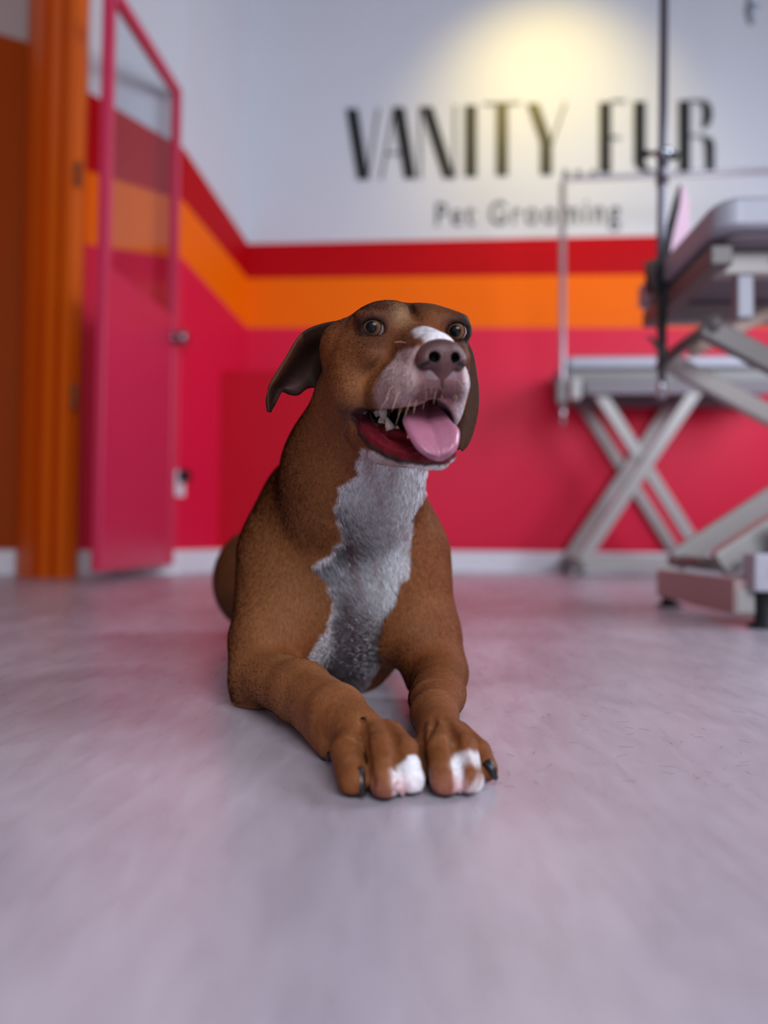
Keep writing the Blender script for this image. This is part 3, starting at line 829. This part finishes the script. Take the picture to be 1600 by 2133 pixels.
CHEST = [xz(762, 948, .78), xz(744, 975, .81), xz(750, 992, .82), xz(712, 1020, .84), xz(704, 1075, .86), xz(716, 1115, .87), xz(694, 1158, .88), xz(655, 1180, .89), xz(688, 1212, .89), xz(698, 1250, .90), xz(688, 1298, .92), xz(668, 1338, .96), xz(655, 1380, 1.0), xz(660, 1440, 1.02),
         xz(745, 1440, 1.02), xz(790, 1370, 1.0), xz(785, 1320, .96), xz(795, 1285, .92), xz(822, 1235, .89), xz(850, 1185, .88), xz(856, 1120, .87), xz(866, 1065, .85), xz(890, 1005, .83), xz(900, 950, .80)]
def coat(P, N):
    n = len(P); H = (P - EYE_C) @ HFR * 100
    body = col(122, 70, 37); dark = col(64, 34, 20); light = col(156, 104, 66); red = col(116, 58, 30); white = col(240, 236, 240); mask = col(74, 42, 30); pinkskin = col(176, 134, 134)
    c = np.tile(body, (n, 1)); st = lump(P, 22, 1)
    def mix(w, k): 
        nonlocal c
        c = c * (1 - w[:, None]) + k * w[:, None]
    mix(.5 * ss(.0, .9, st), light); mix(.5 * ss(.0, .9, -st), red); mix(.25 * ss(.2, 1, lump(P, 70, 3)), light)
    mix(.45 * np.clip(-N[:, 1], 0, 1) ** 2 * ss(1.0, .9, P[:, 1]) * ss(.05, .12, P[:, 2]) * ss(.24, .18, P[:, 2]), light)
    mix(.55 * ss(.98, 1.25, P[:, 1]), dark)                                              # back and rump darker
    mix(.5 * ss(.2, .3, P[:, 2]) * ss(.90, .98, P[:, 1] + 0 * st), dark)
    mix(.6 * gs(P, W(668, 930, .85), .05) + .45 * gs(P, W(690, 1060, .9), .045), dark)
    head = ss(.80, .76, P[:, 1]) * ss(.245, .275, P[:, 2])
    x, y, z = H[:, 0], H[:, 1], H[:, 2]; ax = np.abs(x)
    mix(head * .30, red)
    mix(head * .8 * ss(-.5, 2.2, z), dark)                                               # crown
    mix(head * .55 * np.exp(-((x + 1.4) / .9) ** 2 - ((z - 1.4) / 1.5) ** 2), col(168, 132, 96))   # light mark over the stop
    mix(head * .35 * np.exp(-((x - 2.0) / 1.0) ** 2 - ((z - 1.6) / 1.0) ** 2), col(150, 92, 52))
    mix(head * .6 * np.exp(-((ax - 3.9) / 2.2) ** 2 - ((z + 1.6) / 1.6) ** 2) * ss(-3, 0, y), mask)
    mix(head * .85 * np.exp(-((ax - 3.9) / 1.75) ** 2 - (z / 1.25) ** 2) * ss(-2.5, -.5, y), mask)
    mix(head * .45 * np.exp(-((x + 5.5) / 2.0) ** 2 - ((z + 5.5) / 3) ** 2), light)
    mix(head * .5 * ss(-6, -8, y) * ss(-6, -1, z), mask)
    # white muzzle, blaze and chin
    wob = lump(P, 60, 5) * .5
    mz = ss(2.4, 4.3, y + wob + .25 * (-z - 3.6) + .25 * ax * 0) * ss(-2.0, -2.6, z + 0 * x) * (z > -9)
    bl = ss(1.55, 1.0, ax + wob * .6 - .0) * ss(3.0, 4.8, y + wob) * (z > -5)
    chin = ss(-10.6, -11.2, z + wob * .4 - 1.6 * ss(-.5, .8, x)) * ss(-2.0, .6, y + wob * 2)
    lipw = col(190, 158, 156)
    mix(head * np.maximum(mz, bl), lipw)
    mix(head * bl * .8, white)
    mix(head * mz * .5 * ss(1.2, 2.4, x), white)
    mix(head * .85 * ss(6.6, 7.9, y) * ss(-2.9, -3.6, z) * ss(2.6, 1.6, ax) * (z > -8), col(96, 54, 58))
    mix(head * .4 * ss(.1, .9, lump(P, 90, 77)) * ss(3, 5, y) * (z > -8), col(110, 64, 60))
    mix(head * .8 * ss(.22, .08, ax) * ss(7.0, 7.6, y) * ss(-4.6, -5.0, z) * (z > -8), col(40, 18, 22))
    mix(head * chin, col(226, 214, 214))
    mix(head * .75 * np.exp(-((z + 7.6) / 1.0) ** 2) * ss(3.6, 4.6, -x) * ss(-3.4, -1, y), col(70, 44, 42))    # dark lip corner
    for s_ in (-1, 1):
        mix(head * ss(.75, .6, np.hypot(x - s_ * .9, z + 3.3)) * ss(7.2, 7.6, y), col(16, 6, 8))
    # mouth inside
    best = np.full(n, 9.0); bu = np.zeros(n); bs = np.zeros(n)
    for q in range(len(JAW) - 1):
        a_, b_ = JAW[q], JAW[q + 1]; dd_ = b_ - a_; t_ = np.clip(((P - a_) @ dd_) / (dd_ @ dd_), 0, 1); v_ = P - a_ - t_[:, None] * dd_
        r_ = JR[q] + (JR[q + 1] - JR[q]) * t_; ds = np.linalg.norm(v_, axis=1) / r_; m_ = ds < best
        best = np.where(m_, ds, best); bu = np.where(m_, (.9 * (v_ @ HU) + .5 * (v_ @ HF)) / r_, bu); bs = np.where(m_, q + t_, bs)
    near = ss(1.9, 1.3, best)
    ch_ = ss(4.2, 5.2, bs); bw = bu + .10 * lump(P, 150, 55)
    mix(near * ss(-.75 + .45 * 0, -.35, bw - .22 * ch_) * ss(8.5, 7.5, bs), col(68, 44, 42)); redlip = near * ss(.05, .45, bu)
    mix(redlip * (1 - ch_), col(78, 22, 32)); mix(.5 * redlip * ss(.2, .8, lump(P, 150, 61)), col(46, 18, 24)); mix(redlip * ch_, col(92, 50, 54))
    mix(near * ss(-.15, -.5, bw - .22 * ch_) * ss(3.6, 4.6, bs), col(236, 226, 228))
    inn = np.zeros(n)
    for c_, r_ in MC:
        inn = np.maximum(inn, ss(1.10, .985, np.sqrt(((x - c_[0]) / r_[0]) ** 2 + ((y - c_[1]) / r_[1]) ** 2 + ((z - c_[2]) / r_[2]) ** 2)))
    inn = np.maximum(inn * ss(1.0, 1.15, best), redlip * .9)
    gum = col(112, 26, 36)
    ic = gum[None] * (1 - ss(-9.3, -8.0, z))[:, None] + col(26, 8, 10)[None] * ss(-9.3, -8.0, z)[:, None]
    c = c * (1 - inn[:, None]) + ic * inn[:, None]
    # eye rims
    for e, g, r in EYES:
        d = np.linalg.norm(P - e, axis=1); f = ((P - e) @ g)
        w = ss(.0185, .0138, d) * ss(.001, .004, f); mix(w, col(30, 17, 15))
    # chest
    w1 = inpoly(P[:, 0] + .0035 * lump(P, 140, 9), P[:, 2] + .004 * lump(P, 130, 10), CHEST)
    front = ss(1.2, 1.05, P[:, 1]) * ss(.40, .05, -N[:, 1] * 0 + np.maximum(N[:, 1], 0)) * (H[:, 2] < -9.0) * ss(.69, .73, P[:, 1]) * (1 - near)
    nofore = 1 - ss(.845, .825, P[:, 1]) * (P[:, 2] < .13)
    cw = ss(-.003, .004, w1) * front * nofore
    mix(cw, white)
    mix(cw * .55 * ss(.3, 1.0, lump(P * np.array([1.6, 1, .7]), 55, 12)), pinkskin)
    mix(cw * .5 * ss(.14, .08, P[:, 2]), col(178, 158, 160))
    # toes
    tw = ss(.034, .020, P[:, 2]) * (P[:, 1] < .64)
    tl = np.zeros(n)
    for (px, py, z_, r_) in ((818, 1632, .012, .012), (858, 1618, .014, .016), (940, 1618, .013, .015), (974, 1604, .016, .016), (982, 1628, .010, .012), (936, 1570, .024, .009), (860, 1590, .022, .008)):
        tl = np.maximum(tl, 1.25 * gs(P, tp(px, py, z_) if True else 0, r_))
    mix(ss(.45, .8, tl + .12 * lump(P, 180, 21)) * (P[:, 1] < .64), white)
    pk = np.zeros(n)
    for (px, py) in ((800, 1645), (836, 1645), (925, 1640), (950, 1640)):
        pk = np.maximum(pk, gs(P, tp(px, py, .008), .009))
    mix(.6 * pk * (P[:, 1] < .64), col(196, 120, 124))
    mix(ss(.0065, .003, P[:, 2]) * (P[:, 1] < .70) * (N[:, 2] < .3), col(30, 22, 24))          # pads
    mix(.35 * ss(.2, 1, lump(P, 120, 30)) * (P[:, 1] < .75) * (P[:, 2] < .09), light)
    return np.clip(c, 0, 1), inn, cw

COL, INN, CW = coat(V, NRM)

# --- short coat: tapering blades rooted in the skin, part of the same mesh
DENS = 1.0
AR = np.linalg.norm(np.cross(V[Q[:, 2]] - V[Q[:, 0]], V[Q[:, 3]] - V[Q[:, 1]]), axis=1) * .5
qc = V[Q].mean(1); qn = NRM[Q].mean(1); Hq = (qc - EYE_C) @ HFR * 100
okq = (INN[Q].mean(1) < .25) & (qc[:, 2] > .006)
for e, g, r in EYES: okq &= np.linalg.norm(qc - e, axis=1) > r + .0035
okq &= ~((np.abs(Hq[:, 0]) < 2.2) & (Hq[:, 1] > 7.2) & (Hq[:, 2] > -5.2) & (Hq[:, 2] < -1))
hwq = ss(.85, .74, qc[:, 1]) * ss(.20, .29, qc[:, 2])
dens = (hwq * 1.6e6 + (1 - hwq) * (.25e6 + .85e6 * ss(1.15, 1.0, qc[:, 1]))) * DENS * okq
num = rng.poisson(AR * dens)
ri = np.repeat(np.arange(len(Q)), num); nb = len(ri)
a = rng.random(nb)[:, None]; b_ = rng.random(nb)[:, None]
q4 = Q[ri]
root_p = (V[q4[:, 0]] * (1 - a) + V[q4[:, 1]] * a) * (1 - b_) + (V[q4[:, 3]] * (1 - a) + V[q4[:, 2]] * a) * b_
rn = NRM[q4].mean(1); rn /= np.linalg.norm(rn, axis=1)[:, None]
rc = (COL[q4[:, 0]] * (1 - a) + COL[q4[:, 1]] * a) * (1 - b_) + (COL[q4[:, 3]] * (1 - a) + COL[q4[:, 2]] * a) * b_
Hh = (root_p - EYE_C) @ HFR * 100; hw = hwq[ri]; hd = hw > rng.random(nb); cw = CW[q4].mean(1)
flow = np.tile(np.array([0, .35, -1.0]), (nb, 1))
side = np.clip(Hh[:, 0] / 2, -1, 1)
flow = flow * (1 - hw[:, None]) + hw[:, None] * (-HF[None] + np.array([[0, 0, -.15]]) + HX[None] * (.35 * side)[:, None])
flow += np.array([1.0, 0, 0]) * (.55 * np.clip(lump(root_p, 30, 40), -1, 1) * (1 - hw))[:, None] * (1 + cw)[:, None] * .8
lg = (ss(.95, .86, root_p[:, 1]) * ss(.15, .08, root_p[:, 2]) * (1 - hw))[:, None]
flow = flow * (1 - lg) + lg * np.array([.25, -1.0, -.25])
flow += rng.normal(size=(nb, 3)) * .16
flow -= rn * (flow * rn).sum(1)[:, None]; flow /= np.linalg.norm(flow, axis=1)[:, None] + 1e-9
ln = .0032 * hw + .0046 * (1 - hw) + .006 * cw * (1 - hw); pf = ss(.90, .66, root_p[:, 1]) * (1 - hw); ln = ln * (1 - .55 * pf)
ln *= rng.uniform(.6, 1.25, nb)
wd = .00017 * hw + .00022 * (1 - hw) + .00010 * cw
lift = .10 + .10 * cw + rng.uniform(-.03, .08, nb)
bx = np.cross(rn, flow); base = root_p - rn * .0003
mid = base + (flow * ln[:, None] * .55) + rn * (ln * lift * .9)[:, None]
tip = base + flow * ln[:, None] + rn * (ln * lift)[:, None]
tip[:, 2] = np.maximum(tip[:, 2], .001); mid[:, 2] = np.maximum(mid[:, 2], .001)
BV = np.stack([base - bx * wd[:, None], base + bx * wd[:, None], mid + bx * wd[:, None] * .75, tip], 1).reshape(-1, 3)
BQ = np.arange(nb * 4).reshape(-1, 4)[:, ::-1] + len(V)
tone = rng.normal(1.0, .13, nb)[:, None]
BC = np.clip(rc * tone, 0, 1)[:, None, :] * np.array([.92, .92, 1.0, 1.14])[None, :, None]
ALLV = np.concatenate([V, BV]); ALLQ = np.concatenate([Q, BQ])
bn = rn + flow * .25 + rng.normal(size=(nb, 3)) * .14; bn /= np.linalg.norm(bn, axis=1)[:, None]
ALLN = np.concatenate([NRM, np.repeat(bn, 4, 0)])
me = np_mesh('dog_body', ALLV, ALLQ)
ca = me.color_attributes.new('coat_colour', 'FLOAT_COLOR', 'POINT')
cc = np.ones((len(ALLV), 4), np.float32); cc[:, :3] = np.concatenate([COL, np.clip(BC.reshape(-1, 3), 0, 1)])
ca.data.foreach_set('color', cc.ravel())
wa = me.attributes.new('wet', 'FLOAT', 'POINT'); wv = np.zeros(len(ALLV), np.float32); wv[:len(V)] = INN; wa.data.foreach_set('value', wv)
me.normals_split_custom_set_from_vertices(ALLN.astype(np.float32))
print('dog skin', NF_, len(V), 'blades', nb)

def coat_material():
    m = bpy.data.materials.new('short_brown_and_white_coat'); m.use_nodes = True; nt = m.node_tree; b = nt.nodes['Principled BSDF']
    at = nt.nodes.new('ShaderNodeAttribute'); at.attribute_name = 'coat_colour'
    aw = nt.nodes.new('ShaderNodeAttribute'); aw.attribute_name = 'wet'
    tc = nt.nodes.new('ShaderNodeTexCoord'); n = nt.nodes.new('ShaderNodeTexNoise'); n.inputs['Scale'].default_value = 420; n.inputs['Detail'].default_value = 3
    mp = nt.nodes.new('ShaderNodeMapping'); mp.inputs['Scale'].default_value = (1, .6, .35)
    nt.links.new(tc.outputs['Object'], mp.inputs[0]); nt.links.new(mp.outputs[0], n.inputs['Vector'])
    mr = nt.nodes.new('ShaderNodeMapRange'); mr.inputs[1].default_value = .3; mr.inputs[2].default_value = .7; mr.inputs[3].default_value = .78; mr.inputs[4].default_value = 1.12
    nt.links.new(n.outputs['Fac'], mr.inputs[0])
    mx = nt.nodes.new('ShaderNodeMix'); mx.data_type = 'RGBA'; mx.blend_type = 'MULTIPLY'; mx.inputs[0].default_value = 1
    nt.links.new(at.outputs['Color'], mx.inputs[6]); nt.links.new(mr.outputs[0], mx.inputs[7]); nt.links.new(mx.outputs[2], b.inputs['Base Color'])
    r = nt.nodes.new('ShaderNodeMapRange'); r.inputs[3].default_value = .62; r.inputs[4].default_value = .18
    nt.links.new(aw.outputs['Fac'], r.inputs[0]); nt.links.new(r.outputs[0], b.inputs['Roughness'])
    b.inputs['Specular IOR Level'].default_value = .16
    return m
M_COAT = coat_material()
dog = empty('dog', (0.0, 0.95, 0.0)); DLOC = Matrix.Translation((0, -.95, 0))
tag(dog, 'brown dog with white chest lying on the floor, mouth open and tongue out', 'dog')
def child(o, par=None):
    o.parent = par or dog
    if par is None: o.matrix_parent_inverse = DLOC
    return o
child(link('body', me, M_COAT))

# --- eyes
def eye_material():
    m = bpy.data.materials.new('amber_eye'); m.use_nodes = True; nt = m.node_tree; b = nt.nodes['Principled BSDF']
    tc = nt.nodes.new('ShaderNodeTexCoord'); sx = nt.nodes.new('ShaderNodeSeparateXYZ'); nt.links.new(tc.outputs['Object'], sx.inputs[0])
    mr = nt.nodes.new('ShaderNodeMapRange'); mr.inputs[1].default_value = .0118; mr.inputs[2].default_value = .0050
    nt.links.new(sx.outputs['Z'], mr.inputs[0])
    r = nt.nodes.new('ShaderNodeValToRGB'); cr = r.color_ramp
    cr.elements[0].position = 0; cr.elements[0].color = (.002, .002, .003, 1)
    cr.elements[1].position = .085; cr.elements[1].color = (.003, .003, .004, 1)
    for p, c in ((.11, srgb(84, 58, 40)), (.36, srgb(112, 78, 54)), (.50, srgb(88, 54, 38)), (.56, srgb(24, 16, 14)), (.60, srgb(30, 22, 22)), (.64, srgb(150, 140, 146)), (1.0, srgb(170, 150, 150))):
        e = cr.elements.new(p); e.color = c
    nt.links.new(mr.outputs[0], r.inputs[0]); nt.links.new(r.outputs[0], b.inputs['Base Color'])
    b.inputs['Roughness'].default_value = .25; b.inputs['Coat Weight'].default_value = .22; b.inputs['Specular IOR Level'].default_value = .15; b.inputs['Coat Roughness'].default_value = .02; b.inputs['Coat IOR'].default_value = 1.5
    return m
M_EYE = eye_material()
for e, g, r in EYES:
    V_, F2 = [], []; nu, nv = 40, 28
    for j in range(nv + 1):
        th = math.pi * j / nv; rr = r + .0009 * max(0, 1 - (th / .62) ** 2)
        for i in range(nu):
            ph = 2 * math.pi * i / nu; V_.append((rr * math.sin(th) * math.cos(ph), rr * math.sin(th) * math.sin(ph), rr * math.cos(th)))
    for j in range(nv):
        for i in range(nu): F2.append((j * nu + i, (j + 1) * nu + i, (j + 1) * nu + (i + 1) % nu, j * nu + (i + 1) % nu))
    me2 = mesh_from('eye', V_, F2, True); fix_normals(me2)
    o = link('eye', me2, M_EYE); child(o)
    o.matrix_basis = Matrix.Translation(e.tolist()) @ Vector(g.tolist()).to_track_quat('Z', 'Y').to_matrix().to_4x4()

# --- nose leather
nf = Field(*[np.arange(c - .032, c + .032, .0006) for c in hp(0, 8.6, -3.9)])
def NE(x, y, z, a_, b2, c2, k=.006, op='add', fr=None): nf.ell(hp(x, y, z), (a_ * .01, b2 * .01, c2 * .01), HFR if fr is None else fr, k, op)
NE(0, 8.3, -2.75, 1.75, 1.35, 1.05, .004)
NE(-1.35, 8.35, -3.45, .80, 1.05, .82, .006); NE(1.35, 8.35, -3.45, .80, 1.05, .82, .006)
NE(0, 8.75, -3.5, .95, .95, 1.0, .005); NE(0, 8.4, -4.5, .70, .65, .8, .007)
for s_ in (-1, 1):
    nf.cap(hp(s_ * .92, 9.9, -3.35), hp(s_ * .84, 8.8, -3.2), .0046, .0032, .0012, 'sub')
    nf.cap(hp(s_ * .98, 9.7, -3.62), hp(s_ * 1.75, 9.0, -3.95), .0018, .0010, .0012, 'sub')
nf.cap(hp(0, 9.85, -3.1), hp(0, 9.3, -5.6), .0005, .0009, .0025, 'sub')
V2, Q2 = nf.mesh(); V2 = relax(V2, Q2, 2)
me3 = np_mesh('nose', V2, Q2)
H2 = (V2 - EYE_C) @ HFR * 100; nc = np.ones((len(V2), 4), np.float32); nc[:, :3] = col(92, 55, 54)
hole = np.zeros(len(V2))
for s_ in (-1, 1):
    dd2 = np.hypot(H2[:, 0] - s_ * .86, H2[:, 2] + 3.3); hole = np.maximum(hole, ss(.54, .42, dd2) * (H2[:, 1] > 8.0))
    qx = np.clip((np.abs(H2[:, 0]) - .98) / .77, 0, 1); dl = np.hypot(np.abs(H2[:, 0]) - .98 - .77 * qx, H2[:, 2] + 3.62 + .33 * qx)
    hole = np.maximum(hole, ss(.22, .12, dl))
nc[:, :3] = nc[:, :3] * (1 - hole[:, None]) + col(22, 8, 10) * hole[:, None]
w5 = ss(-4.2, -5.2, H2[:, 2])[:, None]; nc[:, :3] = nc[:, :3] * (1 - w5 * .5) + col(120, 72, 76) * w5 * .5
ca = me3.color_attributes.new('skin', 'FLOAT_COLOR', 'POINT'); ca.data.foreach_set('color', nc.ravel())
mn = mat('liver_nose_leather', srgb(104, 66, 66), .42, spec=.5, noise=.14, scale=700, bump=.35)
nt = mn.node_tree; at_ = nt.nodes.new('ShaderNodeAttribute'); at_.attribute_name = 'skin'; mq = nt.nodes.new('ShaderNodeMix'); mq.data_type = 'RGBA'; mq.blend_type = 'MULTIPLY'; mq.inputs[0].default_value = .4
nn_ = [n_ for n_ in nt.nodes if n_.type == 'TEX_NOISE'][0]
nt.links.new(at_.outputs['Color'], mq.inputs[6]); nt.links.new(nn_.outputs['Fac'], mq.inputs[7]); nt.links.new(mq.outputs[2], nt.nodes['Principled BSDF'].inputs['Base Color'])
child(link('nose', me3, mn))

# --- tongue
def tongue():
    rows = [((868, 838), (922, 836), .700), ((852, 858), (930, 860), .676), ((838, 875), (943, 881), .657), ((845, 897), (957, 895), .640), ((856, 919), (958, 914), .631),
            ((870, 938), (953, 934), .626), ((889, 951), (940, 948), .625), ((908, 956), (926, 955), .627)]
    V_, F2 = [], []; K = 17
    L = catmull([W(r[0][0], r[0][1], r[2]) for r in rows], 5); R = catmull([W(r[1][0], r[1][1], r[2] + .004) for r in rows], 5)
    n = len(L)
    for i in range(n):
        a, b = L[i], R[i]; tt = i / (n - 1)
        out = -CB[:, 1] * .8 + CB[:, 2] * .45; out /= np.linalg.norm(out); w = np.linalg.norm(b - a)
        top, bot = [], []
        for k in range(K):
            s = k / (K - 1); p = a + (b - a) * s; e = math.sqrt(max(0, 1 - (2 * s - 1) ** 2))
            gx = (s - .52) / .035
            h = .0045 * e ** .6 - (.0038 * math.exp(-gx * gx) + .0035 * math.exp(-((s - .52) / .20) ** 2)) * (1 - .55 * tt) + .0018 * (math.exp(-((s - .1) / .1) ** 2) + math.exp(-((s - .9) / .1) ** 2)) * (tt > .15)
            top.append(p + out * h); bot.append(p - out * (.0042 * e ** .6 + .0004))
        V_ += top + bot[::-1]
    M = 2 * K
    for i in range(n - 1):
        for k in range(M): F2.append((i * M + k, i * M + (k + 1) % M, (i + 1) * M + (k + 1) % M, (i + 1) * M + k))
    F2 += [tuple(range(M))[::-1], tuple((n - 1) * M + k for k in range(M))]
    me = mesh_from('tongue', V_, F2); fix_normals(me); smooth(me)
    o = link('tongue', me, mat('wet_pink_tongue', srgb(168, 104, 126), .36, spec=.6, noise=.10, scale=260, bump=.35, coat=.25)); child(o)
    md = o.modifiers.new('soft', 'SUBSURF'); md.levels = 1; md.render_levels = 1
tongue()

# --- teeth
M_TOOTH = mat('tooth_enamel', srgb(226, 208, 190), .3, noise=.06, scale=200)
def tooth(px, py, d, ln_, w, dirx=0.0, up=False):
    a = W(px, py, d); b = W(px + dirx, py + (-ln_ if up else ln_), d)
    P = [a, a + (b - a) * .4, a + (b - a) * .8, b]
    child(tube('tooth', P, [w, w * .85, w * .42, w * .10], M_TOOTH, 12))
tooth(814, 896, .692, 28, .0046, -9, True); tooth(828, 901, .688, 15, .0030, 0, True); tooth(795, 886, .704, 16, .0040, -4, True)
tooth(796, 852, .706, 28, .0048, 3); tooth(784, 852, .712, 18, .0040, 1); tooth(853, 913, .666, 12, .0022, -2, True)
tooth(934, 822, .668, 14, .0022, 0); tooth(946, 824, .670, 22, .0026, 0); tooth(921, 820, .666, 10, .0020, 0)

# --- ears
def ear(Uc, Lc, bulge, thick, colr, name='ear'):
    U = catmull([W(*p) for p in Uc], 6); L = catmull([W(*p) for p in Lc], 6); n = len(U); K = 14
    V_, F2 = [], []
    for i in range(n):
        t = i / (n - 1)
        for k in range(K + 1):
            s = k / K; p = U[i] * (1 - s) + L[i] * s; bb = bulge(t, s)
            V_.append(p + CB[:, 1] * bb[0] + CB[:, 2] * bb[1])
    for i in range(n - 1):
        for k in range(K): F2.append((i * (K + 1) + k, i * (K + 1) + k + 1, (i + 1) * (K + 1) + k + 1, (i + 1) * (K + 1) + k))
    me = mesh_from(name, V_, F2, True)
    ca = me.color_attributes.new('coat_colour', 'FLOAT_COLOR', 'POINT')
    P = np.array([v for v in V_]); cc = np.ones((len(P), 4), np.float32)
    T, S = np.divmod(np.arange(len(P)), K + 1); cc[:, :3] = colr(T / (n - 1), S / K, P)
    ca.data.foreach_set('color', cc.ravel())
    o = link(name, me, M_COAT); child(o)
    md = o.modifiers.new('thickness', 'SOLIDIFY'); md.thickness = thick; md.offset = 0; md.use_rim = True
    md = o.modifiers.new('soft', 'SUBSURF'); md.levels = 1; md.render_levels = 2
    return o
UE = [(735, 672, .765), (700, 668, .77), (650, 681, .77), (622, 702, .765), (598, 742, .757), (576, 778, .750), (560, 806, .746), (557, 835, .744), (561, 859, .744)]
LE = [(700, 790, .80), (665, 812, .80), (652, 808, .80), (638, 811, .795), (622, 822, .785), (605, 820, .775), (588, 812, .760), (576, 830, .750), (565, 858, .744)]
dk = col(42, 21, 13); inner = col(84, 58, 58); edge = col(96, 54, 34)
def ec(t, s, P):
    w = np.exp(-((t - .62) / .22) ** 2 - ((s - .62) / .26) ** 2); e = np.exp(-(s / .10) ** 2) * (t > .35)
    c = dk[None] * (1 - w)[:, None] + inner[None] * w[:, None]
    return c * (1 - .6 * e[:, None]) + edge[None] * .6 * e[:, None]
def eb(t, s):
    cup = math.sin(math.pi * min(1, s)) * math.sin(math.pi * min(1, t * 1.05)) ; fold = math.exp(-((s - .16) / .10) ** 2) * (1 if t > .3 else t / .3)
    return (.020 * cup - .007 * fold, 0)
ear(UE, LE, eb, .0042, ec)
UR = [(962, 690, .775), (985, 735, .770), (993, 775, .765), (998, 815, .760), (996, 858, .757), (986, 900, .754), (974, 925, .752), (960, 938, .752)]
LR = [(930, 700, .780), (935, 750, .775), (938, 790, .770), (938, 830, .765), (938, 870, .760), (940, 905, .756), (948, 925, .753), (957, 936, .752)]
ear(UR, LR, lambda t, s: (-.004 * math.sin(math.pi * s), 0), .0042, lambda t, s, P: np.tile(col(64, 36, 22), (len(P), 1)))

# --- claws
M_CB = mat('black_claw', srgb(22, 20, 24), .3, noise=.1, scale=300); M_CP = mat('pale_pink_claw', srgb(216, 178, 178), .3, noise=.08, scale=300)
def claw(p, q, w, m, lab=None):
    p = np.array(p); q = np.array(q); md = (p + q) / 2 + np.array([0, -.0015, .0018])
    o = child(tube('claw', catmull([p, md, q], 4), [w * (1 - .6 * (i / 8) ** 2) for i in range(9)], m, 12))
    if lab: o['label'] = lab
def cl(p0, z0, p1, z1, w, m, lab, f_=.0):
    k = np.array([0, -f_, 0]); claw(tp(*p0, z0) + k * .5, tp(*p1, z1) + k, w, m, lab)
cl((748, 1600), .020, (757, 1652), .003, .0044, M_CB, 'black claw', .008); cl((826, 1634), .012, (839, 1650), .0025, .0036, M_CP, 'pale pink claw', .0055)
cl((868, 1622), .013, (876, 1643), .0025, .0034, M_CP, 'pale pink claw', .0055); cl((944, 1612), .014, (958, 1646), .003, .0040, M_CP, 'pale pink claw', .0055)
cl((974, 1612), .014, (974, 1644), .003, .0038, M_CP, 'pale pink claw', .0055); cl((1014, 1588), .017, (1034, 1624), .005, .0042, M_CB, 'black claw')
cl((688, 1572), .012, (683, 1584), .006, .0034, M_CB, 'black claw')

# --- whiskers on the muzzle and cheek
WH = []
M_WH = mat('whisker_hair', srgb(196, 160, 130), .4); M_WD = mat('dark_whisker_hair', srgb(44, 26, 20), .4)
def whisk(P, m, r=.00022):
    child(tube('whisker', catmull([W(*p) for p in P], 5), r, m, 5))
whisk([(826, 800, .640), (812, 812, .632), (804, 838, .630)], M_WH); whisk([(842, 812, .634), (828, 822, .626), (818, 852, .625)], M_WH)
whisk([(818, 775, .648), (796, 792, .640), (776, 826, .640)], M_WD); whisk([(824, 768, .646), (800, 778, .640), (782, 800, .640)], M_WD)
whisk([(717, 862, .705), (712, 900, .695), (728, 940, .695)], M_WD); whisk([(848, 715, .655), (836, 712, .650), (822, 713, .650)], M_WH)
whisk([(722, 858, .705), (722, 880, .70), (716, 905, .695)], M_WD)

SP = (V - CO) @ CB; SPX = 800 + FPX * SP[:, 0] / SP[:, 1]; SPY = 1066.5 - FPX * SP[:, 2] / SP[:, 1]
def skin(px, py):
    m = np.nonzero(np.hypot(SPX - px, SPY - py) < 7)[0]
    if len(m) == 0: return None
    i = m[SP[m, 1].argmin()]; return V[i], NRM[i]
for _ in range(46):
    px, py = rng.uniform(800, 968), rng.uniform(775, 850)
    if 880 < px < 955 and py < 800: continue
    h = skin(px, py)
    if h is None or h[0][1] > .70: continue
    p, nn = h; sgn = -1 if px < 915 else 1; L_ = rng.uniform(.003, .0085) * (.6 if px > 870 else 1)
    dr = HX * sgn * rng.uniform(.1, .7) - HU * rng.uniform(.6, 1.0) + nn * .5; dr /= np.linalg.norm(dr)
    p2 = p + dr * L_; p3 = p + dr * L_ * 1.9 - HU * L_ * .6 + HX * sgn * L_ * .1
    child(tube('whisker', catmull([p - nn * .001, p2, p3], 3), [.00014, .00013, .00012, .00011, .0001, .00008, .00005], M_WH if rng.random() < .8 else M_WD, 4))
# --- loose hairs shed on the floor beside the dog
V_, F2 = [], []
for _ in range(90):
    px, py = rng.uniform(1000, 1580), rng.uniform(1330, 1640)
    p = tp(px, py, .0006); a = rng.uniform(0, 6.28); cur = rng.uniform(-1.5, 1.5); L_ = rng.uniform(.006, .014); w = .00016; b0 = len(V_)
    for k in range(5):
        q = p + np.array([math.cos(a), math.sin(a), 0]) * 0; s = np.array([-math.sin(a), math.cos(a), 0]) * w
        V_ += [p + s, p - s, p + [0, 0, w]]
        p = p + np.array([math.cos(a), math.sin(a), 0]) * L_ / 4; a += cur / 4
    for k in range(4):
        for j in range(3): F2.append((b0 + k * 3 + j, b0 + k * 3 + (j + 1) % 3, b0 + k * 3 + 3 + (j + 1) % 3, b0 + k * 3 + 3 + j))
o = link('shed_hair', mesh_from('shed_hair', V_, F2), M_WD)
tag(o, 'tiny loose dark hairs scattered on the floor right of the dog', 'hair', kind='stuff')
